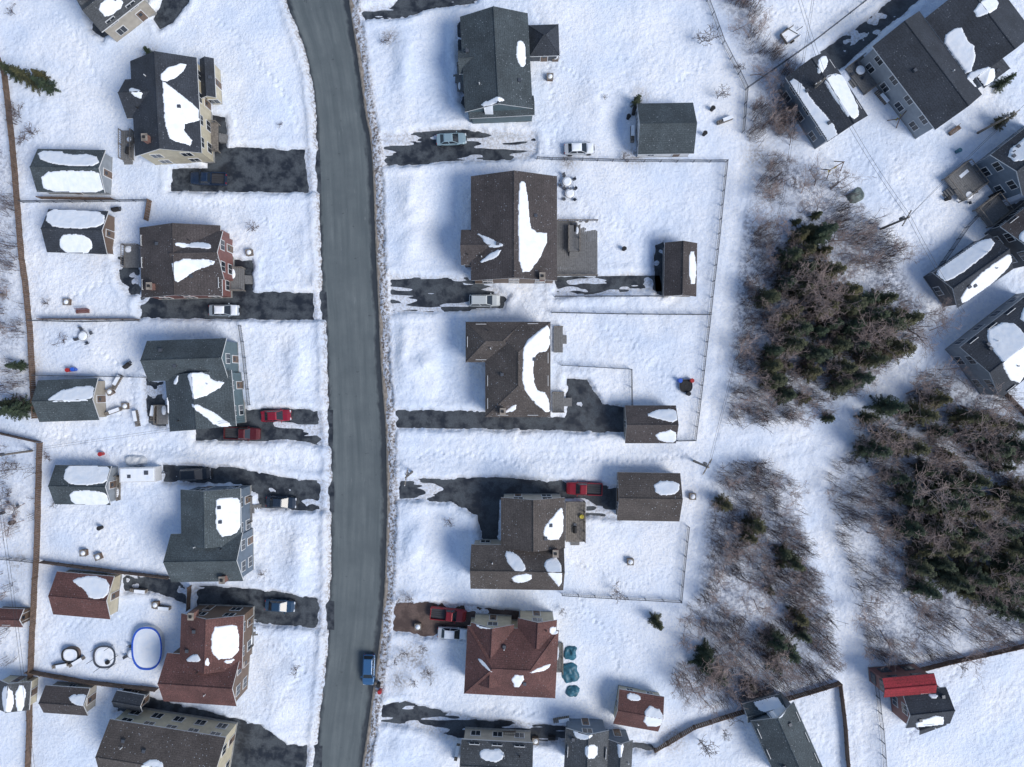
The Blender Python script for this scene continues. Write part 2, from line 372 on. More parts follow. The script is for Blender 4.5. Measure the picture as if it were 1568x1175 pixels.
for i in range(len(rr)-1):
    a=rr[i];b=rr[i+1]
    L=math.dist(a,b); k=max(1,int(L/1.5))
    for j in range(k):
        t0=j/k;t1=(j+1)/k
        p0=(a[0]+(b[0]-a[0])*t0,a[1]+(b[1]-a[1])*t0); p1=(a[0]+(b[0]-a[0])*t1,a[1]+(b[1]-a[1])*t1)
        low=indrive((p0[0]+p1[0])/2+1.4,(p0[1]+p1[1])/2,.2)
        zt=.03 if low else .10; zk=.035 if low else .115
        g0=.015
        pa=(p0[0]+.17,p0[1]-g0);pb=(p1[0]+.17,p1[1]+g0);pc=(p1[0]+1.25,p1[1]+g0);pd=(p0[0]+1.25,p0[1]-g0)
        m.mesh([(*pa,-.1),(*pb,-.1),(*pc,-.1),(*pd,-.1),(*pa,zt),(*pb,zt),(*pc,zt),(*pd,zt)],[(4,5,6,7),(0,1,5,4),(1,2,6,5),(2,3,7,6),(3,0,4,7)],M_conc)
        pa=(p0[0],p0[1]);pb=(p1[0],p1[1]);pc=(p1[0]+.16,p1[1]);pd=(p0[0]+.16,p0[1])
        mk.mesh([(*pa,-.1),(*pb,-.1),(*pc,-.1),(*pd,-.1),(*pa,zk),(*pb,zk),(*pc,zk),(*pd,zk)],[(4,5,6,7),(0,1,5,4),(2,3,7,6)],M_curb)
m.obj('sidewalk'); mk.obj('curb')
# ------------------------------------------------------------ houses
HB=[]
class Block:
    def __init__(s,x,y,w,h,ax='x',rot=0,ez=5.2,rz=7.4,hip=0):
        s.cx,s.cy=W(x,y,ez); k=S*(CH-ez)/CH; s.ez,s.rz=ez,rz
        s.t=math.radians(rot)+(math.pi/2 if ax=='y' else 0)
        s.L=(w if ax=='x' else h)*k; s.Wd=(h if ax=='x' else w)*k; s.hip=hip
        s.c,s.sn=math.cos(s.t),math.sin(s.t)
    def loc(s,x,y): dx,dy=x-s.cx,y-s.cy; return dx*s.c+dy*s.sn,-dx*s.sn+dy*s.c
    def wo(s,u,v,z): return (s.cx+u*s.c-v*s.sn,s.cy+u*s.sn+v*s.c,z)
    def hf(s,x,y):
        u,v=s.loc(x,y); r=1-np.abs(v)/(s.Wd/2)
        if s.hip: r=np.minimum(r,(s.L/2-np.abs(u))/s.hip)
        z=s.ez+(s.rz-s.ez)*r
        return np.where((np.abs(u)<=s.L/2+1e-6)&(np.abs(v)<=s.Wd/2+1e-6),z,-9.)
    def roof(s,m,mat,trim):
        l,w=s.L/2,s.Wd/2; hp=s.hip; th=.2
        top=[s.wo(-l,-w,s.ez),s.wo(l,-w,s.ez),s.wo(l,w,s.ez),s.wo(-l,w,s.ez),s.wo(-l+hp,0,s.rz),s.wo(l-hp,0,s.rz)]
        bot=[(a,b,c-th) for a,b,c in top]
        m.mesh(top,[(0,1,5,4),(2,3,4,5)]+([(1,2,5),(3,0,4)] if hp else []),mat)
        m.mesh(top+bot,[(1,0,6,7),(3,2,8,9)]+([(2,1,7,8),(0,3,9,6)] if hp else [(0,4,10,6),(4,3,9,10),(1,7,11,5),(5,11,8,2)]),trim)
        m.mesh(bot,[(0,4,5,1),(2,5,4,3)]+([(1,5,2),(3,4,0)] if hp else []),trim)
        r0=s.wo(-l+hp+.02,0,s.rz+.02); r1=s.wo(l-hp-.02,0,s.rz+.02); m.tube(r0,r1,.09,.09,mat,6)
        if hp:
            for e in(0,3): m.tube(top[e],top[4],.06,.06,mat,5)
            for e in(1,2): m.tube(top[e],top[5],.06,.06,mat,5)
    def walls(s,m,mf,mat,i=.4):
        l,w=s.L/2-i*.8,s.Wd/2-i; sl=(s.rz-s.ez)/(s.Wd/2)
        if s.hip:
            zt=s.ez+.02
            if l<=0: return
            vs=[s.wo(a,b,z) for z in(.0,zt) for a,b in((-l,-w),(l,-w),(l,w),(-l,w))]
            m.mesh(vs,[(0,1,5,4),(1,2,6,5),(2,3,7,6),(3,0,4,7)],mat)
        else:
            zt=s.ez+sl*i-.12; zr=s.rz-.12
            vs=[s.wo(a,b,z) for z in(.0,zt) for a,b in((-l,-w),(l,-w),(l,w),(-l,w))]+[s.wo(-l,0,zr),s.wo(l,0,zr)]
            m.mesh(vs,[(0,1,5,4),(1,2,6,9,5),(2,3,7,6),(3,0,4,8,7)],mat)
        c=s.wo(0,0,.25); mf.box(c,(2*l+.08,2*w+.08,.5),M_found,s.t)
    def windows(s,mw,others,trim,door=True):
        l,w=s.L/2-.32,s.Wd/2-.4
        st=[1.75,4.3] if s.ez>4.3 else [1.6]
        if s.ez<3: st=[1.5]
        for nx,ny,half,off in((0,-1,l,w),(0,1,l,w),(1,0,w,l),(-1,0,w,l)):
            cnt=max(1,int(2*half/3.0))
            for kk in range(cnt):
                q=-half+2*half*(kk+.5)/cnt
                for si,z in enumerate(st):
                    u,v=(q,ny*off) if ny else (nx*off,q)
                    p=s.wo(u,v,z)
                    if any(float(o.hf(p[0],p[1]))>-5 for o in others): continue
                    isd= door and si==0 and kk==cnt//2 and (ny==-1 or nx==1)
                    wd,hh=(1.0,2.1) if isd else (1.35,1.25)
                    zc=.5+1.05 if isd else z
                    if s.ez<3 and not isd: wd,hh=.9,.7
                    def bx(du,dz,a,b,pr,mat):
                        if ny: cc=s.wo(q+du,ny*(off+pr/2),zc+dz); d=(a,pr,b)
                        else: cc=s.wo(nx*(off+pr/2),q+du,zc+dz); d=(pr,a,b)
                        mw.box(cc,d,mat,s.t)
                    bx(0,0,wd+.2,hh+.2,.07,trim)
                    bx(0,0,wd,hh,.09,M_brownside if isd else M_glass)
                    if not isd: bx(0,0,.05,hh,.11,trim)
                    else: bx(0,.45,.5,.6,.11,M_glass)
def house(name,blocks,rm,wm,patches=(),chim=(),trim=None,vents=True,door=True):
    trim=trim or M_white
    B=[Block(*b[:4],**b[4]) for b in blocks]
    HB.extend(B); e=empty(name,(B[0].cx,B[0].cy,0)); L=tuple(e.location)
    mr,mw,mf,mn=MB(),MB(),MB(),MB()
    for k,b in enumerate(B):
        b.roof(mr,RO[rm],trim); b.walls(mw,mf,wm); b.windows(mn,[o for o in B if o is not b],trim,door)
    mr.obj('roof',L,e); mw.obj('walls',L,e); mf.obj('foundation',L,e)
    if mn.v: mn.obj('windows_and_door',L,e)
    def hf(x,y):
        r=B[0].hf(x,y)
        for b in B[1:]: r=np.maximum(r,b.hf(x,y))
        return r
    def onroof(px,py):
        z=B[0].ez+.8
        for _ in range(6):
            x,y=W(px,py,z); q=float(hf(x,y)); z=q if q>-1 else z
        return x,y,z
    for pt in patches: snowpatch(e,pt,hf,onroof)
    for c in chim:
        x,y,z=onroof(*c); m=MB(); m.box((x,y,z+.3),(.9,.7,1.8),M_brick,B[0].t); m.box((x,y,z+1.24),(1.05,.85,.1),M_conc,B[0].t); m.box((x,y,z+1.35),(.35,.35,.25),M_black,B[0].t); m.obj('chimney',L,e)
    if vents and B[0].L>6:
        m=MB()
        for k in range(4):
            b=B[k%len(B)]
            u=random.uniform(-.35,.35)*b.L; v=random.choice((-1,1))*random.uniform(.15,.35)*b.Wd
            if abs(u)>b.L/2-b.hip-.5: u*=.3
            p=b.wo(u,v,0); z=float(hf(p[0],p[1]))
            if k%2==0: m.box((p[0],p[1],z+.12),(.45,.45,.35),M_metal,b.t)
            else: m.tube((p[0],p[1],z-.1),(p[0],p[1],z+.5),.08,.08,M_black if k==1 else M_white,8)
        m.obj('roof_vents',L,e)
    return e,L
def snowpatch(e,poly,hf,onroof,thick=.12):
    mx=sum(p[0] for p in poly)/len(poly); my=sum(p[1] for p in poly)/len(poly)
    poly=[(mx+(a-mx)*1.10,my+(b-my)*1.10) for a,b in poly]
    P=[onroof(*p)[:2] for p in poly]; P=chaikin(P,1); A=np.array(P); st=.1
    gx=np.arange(A[:,0].min()-.5,A[:,0].max()+.6,st); gy=np.arange(A[:,1].min()-.5,A[:,1].max()+.6,st)
    x,y=np.meshgrid(gx,gy); d=sdf(P,x,y)+.13*fbm(x,y,1.3,71,3)+.05*vnoise(x,y,.3,79); r=hf(x,y)
    z=r+np.where(d<0,thick*np.sqrt(np.clip(-d/.16,0,1))+.02*vnoise(x,y,.6,73),-.07)
    F=grid_faces(len(gx),len(gy)); rd=r.ravel(); df=d.ravel()
    k=(rd[F].min(1)>0)&(df[F].min(1)<0)
    F=F[k]
    if len(F)==0: return
    u,inv=np.unique(F,return_inverse=True)
    V=np.stack([x.ravel()[u]-e.location[0],y.ravel()[u]-e.location[1],z.ravel()[u]],-1)
    o=npmesh('roof_snow',V,inv.reshape(-1,4),[M_rsnow],smooth=True); o.parent=e
D=dict
house('garage',[(109,262,104,66,D(ax='x',rot=-1,ez=2.7,rz=4.3))],'teal',M_greyside,[[(60,232),(95,232),(100,237),(142,236),(149,253),(110,254),(68,248)],[(66,265),(110,262),(155,265),(161,292),(66,292)]],vents=False)
house('two_storey_house',[(254,164,102,146,D(ax='y',rot=3,ez=5.4,rz=7.9)),(226,150,66,60,D(ax='x',rot=3,ez=5.1,rz=7.2)),(318,120,22,60,D(ax='y',rot=3,ez=3.6,rz=4.3))],'char',M_cream,
 [[(248,108),(285,95),(277,115),(250,126)],[(250,130),(258,133),(304,170),(300,182),(275,190),(298,220),(262,212),(256,200)],[(196,134),(219,140),(215,155)]],chim=[(228,215)])
house('brown_bungalow',[(277,401,124,108,D(ax='y',rot=1.5,ez=4.6,rz=6.8)),(306,392,72,74,D(ax='x',rot=1.5,ez=4.75,rz=6.9))],'brown',M_redside,
 [[(268,370),(290,375),(294,371),(318,372),(322,382),(300,379),(272,378)],[(265,397),(328,399),(322,408),(300,412),(276,432),(268,428)]],chim=[(235,440)])
house('garage',[(119,355,92,66,D(ax='x',rot=-2,ez=2.7,rz=4.2))],'char',M_brownside,[[(76,320),(120,320),(156,326),(158,347),(110,350),(74,344)],[(92,361),(120,359),(140,368),(138,384),(112,389),(94,382)]],vents=False)
house('l_shaped_house',[(287,551,122,62,D(ax='x',rot=2,ez=5.2,rz=7.2)),(307,614,102,86,D(ax='y',rot=5,ez=5.0,rz=7.0))],'teal',M_tealside,
 [[(290,571),(318,573),(322,583),(346,587),(298,614),(295,596)],[(292,620),(312,622),(356,655),(330,652),(312,636)],[(252,612),(258,610),(258,640),(252,642)],[(264,588),(274,572),(272,588)]])
house('shed',[(105,613,92,64,D(ax='x',rot=2,ez=2.7,rz=4.2))],'green',M_beige,[[(76,609),(105,594),(145,592),(140,614),(105,614),(80,616)]],vents=False)
house('garage',[(127,743,86,60,D(ax='x',rot=-1,ez=2.7,rz=4.2))],'teal',M_greyside,[[(98,714),(130,712),(164,716),(166,737),(130,743),(100,738)],[(106,754),(140,751),(163,758),(162,774),(130,776),(110,774)]],vents=False)
house('l_shaped_house',[(323,792,92,86,D(ax='y',rot=1,ez=5.2,rz=7.3)),(317,854,110,74,D(ax='x',rot=1,ez=5.2,rz=7.5))],'green',M_blueside,
 [[(330,770),(340,765),(367,767),(367,802),(358,817),(334,820)]],chim=[(345,885)])
house('l_shaped_house',[(324,982,96,82,D(ax='y',rot=-2,ez=5.2,rz=7.3)),(309,1041,112,74,D(ax='x',rot=-4,ez=5.2,rz=7.4))],'red',M_brownside,
 [[(325,963),(345,959),(365,961),(363,1006),(326,1008)],[(280,1014),(300,1000),(308,1014)],[(312,1018),(318,1004),(322,1020)],[(340,1012),(362,1008),(352,1018)]],chim=[(298,940)])
house('garage',[(128,912,88,66,D(ax='x',rot=-5,ez=2.8,rz=4.3))],'red',M_cream,[[(113,887),(140,884),(165,892),(162,914),(138,917),(130,902),(116,896)]],vents=False)
house('large_house',[(250,1160,180,90,D(ax='x',rot=-9,ez=5.2,rz=7.6))],'tan',M_cream,[[(215,1172),(235,1162),(252,1172),(250,1188),(218,1187)]])
house('shed',[(102,1073,68,42,D(ax='x',rot=-4,ez=2.7,rz=4))],'brown',M_beige,[[(105,1065),(133,1065),(133,1080),(112,1078)]],vents=False)
house('shed',[(20,1064,52,44,D(ax='y',rot=-4,ez=2.6,rz=3.8))],'gray',M_cream,[[(4,1053),(17,1050),(21,1087),(5,1087)],[(26,1050),(39,1052),(38,1087),(24,1087)]],vents=False)
house('shed',[(198,1074,44,26,D(ax='x',rot=-10,ez=2.5,rz=3.4))],'char',M_darkside,[],vents=False)
house('house',[(170,0,84,60,D(ax='x',rot=38,ez=4.4,rz=6)),(140,-30,70,90,D(ax='x',rot=38,ez=4.6,rz=6.4))],'gray',M_beige,[[(150,10),(175,-8),(190,8),(165,28)]])
house('shed',[(12,946,48,28,D(ax='x',rot=-2,ez=2.3,rz=3.2))],'red',M_brownside,[],vents=False)
house('two_storey_house',[(760,96,104,146,D(ax='y',rot=3,ez=5.5,rz=7.8)),(768,164,100,30,D(ax='x',rot=3,ez=3.9,rz=5.2)),(714,95,24,36,D(ax='x',rot=3,ez=5.0,rz=6.2))],'teal',M_tealside,
 [[(791,68),(796,63),(803,66),(805,82),(803,102),(796,100),(791,88)],[(736,159),(765,149),(773,156),(745,164)]])
house('garden_pavilion',[(833,62,46,48,D(ax='x',rot=2,ez=3,rz=4.6,hip=2.1))],'char',M_darkside,[],vents=False)
house('garage',[(1019,197,86,78,D(ax='x',rot=1,ez=2.9,rz=4.9))],'teal',M_whiteside,[],vents=False)
house('large_house',[(787,350,132,160,D(ax='y',rot=0,ez=5.3,rz=8.0)),(737,379,62,54,D(ax='x',rot=0,ez=5.0,rz=6.6))],'brown',M_brownside,
 [[(795,288),(801,283),(806,288),(810,335),(814,354),(842,356),(816,408),(796,410),(795,350)],[(730,356),(752,367),(774,376),(752,380),(742,370)],[(742,394),(768,380),(760,396),(733,404)]],chim=[(830,425)])
house('garage',[(1042,413,50,82,D(ax='y',rot=-1,ez=2.9,rz=4.4))],'brown',M_brownside,[[(1055,387),(1065,387),(1066,432),(1056,432)]],vents=False)
house('hip_roof_house',[(793,566,100,146,D(ax='y',rot=0,ez=4.8,rz=7.2,hip=4.6)),(757,524,88,62,D(ax='x',rot=0,ez=4.7,rz=6.6,hip=3))],'tan',M_beige,
 [[(822,514),(841,500),(840,540),(820,543),(817,560),(818,592),(838,600),(841,632),(812,606),(802,590),(802,548),(804,528)],[(770,632),(790,618),(788,630)]],chim=[(770,630)])
house('garage',[(996,650,78,58,D(ax='x',rot=0,ez=2.9,rz=4.6))],'brown',M_beige,[[(988,636),(1012,627),(1035,628),(1035,647),(1012,642)],[(1002,664),(1034,658),(1035,678),(1012,676)]],vents=False)
house('l_shaped_house',[(816,801,98,78,D(ax='y',rot=0,ez=5.2,rz=7.3)),(792,869,142,68,D(ax='x',rot=-1,ez=5.2,rz=7.5))],'tan',M_beige,
 [[(857,778),(861,782),(861,824),(838,826),(832,812)],[(772,845),(790,847),(806,868),(800,876),(784,872)],[(832,862),(857,850),(859,902),(842,882)],[(783,883),(812,878),(813,889),(790,893)]],chim=[(850,845)])
house('garage',[(993,761,96,74,D(ax='x',rot=-1,ez=2.9,rz=4.7))],'tan',M_brownside,[[(1003,738),(1039,737),(1039,757),(1005,758)]],vents=False)
house('hip_roof_house',[(783,1014,140,104,D(ax='x',rot=-3,ez=4.9,rz=7.6,hip=4.0)),(822,968,60,40,D(ax='y',rot=-3,ez=4.8,rz=6.4)),(752,1000,66,90,D(ax='y',rot=-3,ez=4.95,rz=7.0))],'red',M_cream,
 [[(728,951),(760,955),(752,964),(732,962)],[(808,1029),(844,1015),(838,1026),(815,1031)],[(783,1034),(806,1036),(790,1057)],[(842,960),(858,965),(856,974),(842,972)],[(730,1010),(736,1008),(754,1028),(750,1029)]])
house('shed',[(978,1088,70,54,D(ax='x',rot=-10,ez=2.7,rz=4.1))],'red',M_cream,[[(988,1080),(1016,1090),(1012,1114),(986,1110)],[(960,1062),(980,1065),(980,1074),(962,1072)]],vents=False)
house('house',[(898,1150,66,66,D(ax='y',rot=-3,ez=4.4,rz=6)),(948,1158,40,50,D(ax='y',rot=-3,ez=4.2,rz=5.4))],'gray',M_blueside,[[(878,1118),(907,1117),(906,1130),(883,1131)],[(896,1140),(914,1140),(914,1160),(896,1160)],[(943,1138),(957,1138),(950,1167)]])
house('house',[(760,1165,110,60,D(ax='x',rot=-3,ez=4.4,rz=6.2))],'gray',M_beige,[[(735,1148),(772,1148),(766,1167),(738,1164)]])
house('hip_roof_house',[(1266,148,74,118,D(ax='y',rot=33,ez=4.8,rz=6.8))],'char',M_blueside,[[(1208,130),(1222,122),(1248,160),(1282,198),(1270,213),(1236,178)],[(1260,122),(1291,110),(1298,130),(1316,170),(1302,184),(1278,148)],[(1250,96),(1264,84),(1268,98),(1254,118)]])
house('large_house',[(1420,108,90,160,D(ax='y',rot=37,ez=5.4,rz=7.6)),(1500,40,120,120,D(ax='y',rot=37,ez=5.6,rz=8.0)),(1512,100,50,50,D(ax='x',rot=37,ez=5.2,rz=6.6,hip=2))],'char',M_greyside,[[(1443,60),(1472,40),(1478,60),(1494,74),(1484,116),(1462,86)],[(1478,115),(1520,102),(1532,118),(1500,136)],[(1490,12),(1520,-6),(1530,10),(1500,30)]])
house('house',[(1490,415,104,66,D(ax='x',rot=35,ez=3.6,rz=5.4))],'char',M_darkside,[[(1436,418),(1470,386),(1512,364),(1522,378),(1490,404),(1452,432)],[(1474,450),(1510,412),(1543,390),(1548,406),(1512,440),(1484,464)]])
house('house',[(1560,525,150,100,D(ax='x',rot=38,ez=4.6,rz=6.6))],'char',M_greyside,[[(1505,515),(1545,492),(1575,520),(1575,585),(1540,575)],[(1560,482),(1600,440),(1620,460),(1580,500)]])
house('house',[(1585,235,110,80,D(ax='x',rot=38,ez=5,rz=7))],'char',M_blueside,[[(1540,235),(1580,205),(1600,225),(1560,250)]])
house('house',[(1600,345,110,80,D(ax='x',rot=38,ez=4.6,rz=6.4))],'brown',M_darkside,[[(1556,362),(1580,345),(1595,365),(1570,380)]])
house('house',[(1418,1084,68,56,D(ax='x',rot=6,ez=4.6,rz=6.2)),(1425,1108,44,22,D(ax='x',rot=20,ez=3,rz=3.7))],'char',M_redside,[[(1402,1106),(1442,1094),(1438,1110),(1408,1116)],[(1418,1062),(1440,1064),(1430,1072)]])
house('red_roof_shed',[(1392,1050,80,30,D(ax='x',rot=5,ez=5.0,rz=5.5))],'crimson',M_redside,[],vents=False,door=False,trim=M_darkside)
house('house',[(1205,1140,72,110,D(ax='y',rot=24,ez=4.6,rz=6.6)),(1170,1085,60,30,D(ax='x',rot=15,ez=3.4,rz=4.4))],'teal',M_greyside,[[(1160,1080),(1196,1074),(1196,1084),(1165,1092)]])
# ------------------------------------------------------------ decks
def deck(name,x0,y0,x1,y1,z=.7,rail=True,mat=None,stairs=None,rot=0,rails='nsew'):
    a=W(x0,y0,z);b=W(x1,y1,z); cx,cy=(a[0]+b[0])/2,(a[1]+b[1])/2; w,h=abs(b[0]-a[0]),abs(a[1]-b[1]); m=MB(); mat=mat or M_deck
    nb=max(2,int(w/.28))
    for i in range(nb): m.box((-w/2+w*(i+.5)/nb,0,z-.03),(w/nb-.03,h,.06),mat)
    m.box((0,0,z-.16),(w-.1,h-.1,.18),M_wood)
    for sx in(-1,1):
        for sy in(-1,1): m.box((sx*(w/2-.1),sy*(h/2-.1),z/2-.1),(.14,.14,z),M_wood)
    if rail:
        def run(p,q):
            L=math.dist(p,q); n=max(1,int(L/1.5)); ang=math.atan2(q[1]-p[1],q[0]-p[0]); c=((p[0]+q[0])/2,(p[1]+q[1])/2)
            m.box((*c,z+.95),(L,.1,.06),M_wood,ang); m.box((*c,z+.12),(L,.05,.05),M_wood,ang)
            for i in range(n+1): m.box((p[0]+(q[0]-p[0])*i/n,p[1]+(q[1]-p[1])*i/n,z+.46),(.1,.1,.92),M_wood,ang)
            k=int(L/.3)
            for i in range(k): m.box((p[0]+(q[0]-p[0])*(i+.5)/k,p[1]+(q[1]-p[1])*(i+.5)/k,z+.52),(.035,.035,.8),M_wood,ang)
        X0,X1,Y0,Y1=-w/2+.06,w/2-.06,-h/2+.06,h/2-.06
        if 'n' in rails: run((X0,Y1),(X1,Y1))
        if 's' in rails: run((X0,Y0),(X1,Y0))
        if 'w' in rails: run((X0,Y0),(X0,Y1))
        if 'e' in rails: run((X1,Y0),(X1,Y1))
    if stairs:
        dx,dy=stairs
        for i in range(4):
            zz=z*(1-(i+1)/5); off=.15+.3*i
            m.box((dx*(w/2+off),dy*(h/2+off),zz/2+.04),(.3 if dx else 1.3,.3 if dy else 1.3,max(zz,.08)),M_deck)
    if name!='wooden_deck' and random.random()<.75:
        qx,qy=w*random.uniform(.15,.3),h*random.uniform(.15,.3); sx,sy=random.choice((-1,1))*(w/2-qx-.15),random.choice((-1,1))*(h/2-qy-.15)
        gx=np.linspace(-qx,qx,12); gy=np.linspace(-qy,qy,12); A,B=np.meshgrid(gx,gy); rr_=(A/qx)**2+(B/qy)**2+.5*fbm(A+cx,B+cy,.8,93,2)
        zz=z+.18*np.clip(1-rr_,-.3,1)
        m.mesh(np.stack([A+sx,B+sy,zz],-1).reshape(-1,3).tolist(),grid_faces(12,12).tolist(),M_rsnow)
    return m.obj(name,(cx,cy,0),rz=math.radians(rot),world=False)
deck('wooden_deck',853,338,915,423,.6,True,rails='ns'); 
deck('wooden_stairs',870,345,888,385,1.5,True,rails='ew',stairs=(0,-1))
deck('patio_furniture_deck',856,268,884,306,.4,False)
deck('front_porch',304,188,334,232,1.0,True,mat=M_wood,stairs=(1,0),rails='ns')
deck('front_porch',186,200,204,245,.8,True,stairs=(0,-1),rails='we')
deck('front_porch',348,410,374,446,.7,True,stairs=(1,0),rails='ns')
deck('front_porch',352,570,366,610,.7,True,stairs=(1,0),rails='n')
deck('front_porch',372,760,386,800,.7,True,stairs=(1,0),rails='ns')
deck('front_porch',374,945,388,990,.7,True,stairs=(1,0),rails='ns')
deck('back_deck',866,768,896,830,1.0,True,mat=M_wood,stairs=(0,-1),rails='ne')
deck('back_deck',848,500,862,540,.9,True,stairs=(1,0),rails='n')
deck('back_porch',846,600,864,632,.8,True,stairs=(1,0),rails='ns')
deck('back_deck',155,728,184,766,.7,True,mat=M_wood,rails='ne'); deck('back_deck',190,375,214,410,.7,True,rails='nw')
deck('back_deck',240,620,256,650,.7,True,rails='nw')
deck('wooden_deck',1306,90,1340,140,.8,True,rot=37,stairs=(-1,0),rails='ns')
deck('wooden_deck',1455,255,1500,300,1.2,True,rot=38,stairs=(-1,0)); deck('wooden_deck',1500,305,1540,340,1.2,True,rot=38)
deck('wooden_walkway',720,1120,790,1148,.8,True,mat=M_woodn,rails='ns')
deck('back_deck',846,985,862,1030,.8,True,rails='e'); deck('front_porch',700,100,712,140,.6,True,stairs=(-1,0),rails='n')
deck('side_porch',728,168,815,182,.9,True,mat=M_wood,rails='s')
# ------------------------------------------------------------ fences
def fence(name,line,kind='chain',h=None):
    L=PX(line); m=MB(); x0,y0=L[0]
    h=h or (1.3 if kind=='chain' else 1.6)
    for a,b in zip(L[:-1],L[1:]):
        d=math.dist(a,b); n=max(1,round(d/2.4)); ang=math.atan2(b[1]-a[1],b[0]-a[0])
        for i in range(n):
            p=[a[k]+(b[k]-a[k])*i/n for k in(0,1)]; q=[a[k]+(b[k]-a[k])*(i+1)/n for k in(0,1)]
            zp=max(gz(*p),.1)-.1; zq=max(gz(*q),.1)-.1
            if kind=='chain':
                m.tube((*p,zp-.2),(*p,zp+h+.05),.06,.06,M_metal,6); m.tube((*p,zp+h),(*q,zq+h),.05,.05,M_metal,5,False); m.tube((*p,zp+.3),(*q,zq+.3),.03,.03,M_metal,4,False)
                for t in range(9):
                    f=(t+.5)/9; x=p[0]+(q[0]-p[0])*f;y=p[1]+(q[1]-p[1])*f; z=zp+(zq-zp)*f
                    m.tube((x,y,z),(x,y,z+h),.014,.014,M_metal,3,False)
                for zz in(.55,.8,1.05): m.tube((*p,zp+zz),(*q,zq+zz),.014,.014,M_metal,3,False)
            else:
                m.box((p[0],p[1],zp+h/2),(.14,.14,h+.15),M_woodn,ang)
                nb=8
                for t in range(nb):
                    f=(t+.5)/nb; x=p[0]+(q[0]-p[0])*f;y=p[1]+(q[1]-p[1])*f; z=zp+(zq-zp)*f+random.uniform(-.04,.04)
                    m.box((x,y,z+h/2),(d/n/nb-.03,.04,h),M_woodn,ang)
                m.box(((p[0]+q[0])/2,(p[1]+q[1])/2,(zp+zq)/2+h-.1),(d/n,.12,.1),M_woodn,ang)
    m.tube((*L[-1],0),(*L[-1],gz(*L[-1])+h),.06,.06,M_metal if kind=='chain' else M_woodn,6)
    m.obj(name,(x0,y0,0))
for l in [[(1110,250),(1098,360),(1085,480),(1072,590),(1062,674)],[(822,246),(960,250),(1110,250)],[(845,480),(960,482),(1085,483)],[(860,560),(965,566),(966,620)],[(1062,674),(960,676)],[(1052,805),(1040,918)],[(860,908),(960,914),(1040,918)],
 [(1065,-40),(1105,70),(1140,140),(1135,205)],[(1140,140),(1240,70),(1380,-40)],[(50,492),(130,494),(215,492)],[(40,312),(235,310)],[(0,852),(60,858)],[(1425,420),(1475,350),(1568,250)],[(60,575),(225,578)],[(1350,1175),(1345,1110),(1336,1040)],[(850,455),(1015,455)],[(372,500),(385,620)]]:
    fence('chain_link_fence',l)
for l in [[(-40,-20),(15,120),(30,260),(42,400),(52,500),(60,640)],[(-60,648),(65,676)],[(68,678),(62,858),(54,1025),(48,1260)],[(70,858),(180,872),(265,882)],[(50,1024),(140,1040),(245,1052)],[(1000,1145),(1060,1108),(1160,1078),(1282,1042),(1290,1110),(1300,1240)],[(1336,1040),(1450,1010),(1568,985),(1680,960)],[(1470,522),(1520,590),(1568,640),(1660,740)],[(296,895),(294,930)],[(235,310),(230,340)],[(68,490),(215,490)],[(68,306),(180,308)]]:
    fence('wooden_fence',l,'wood',1.4)
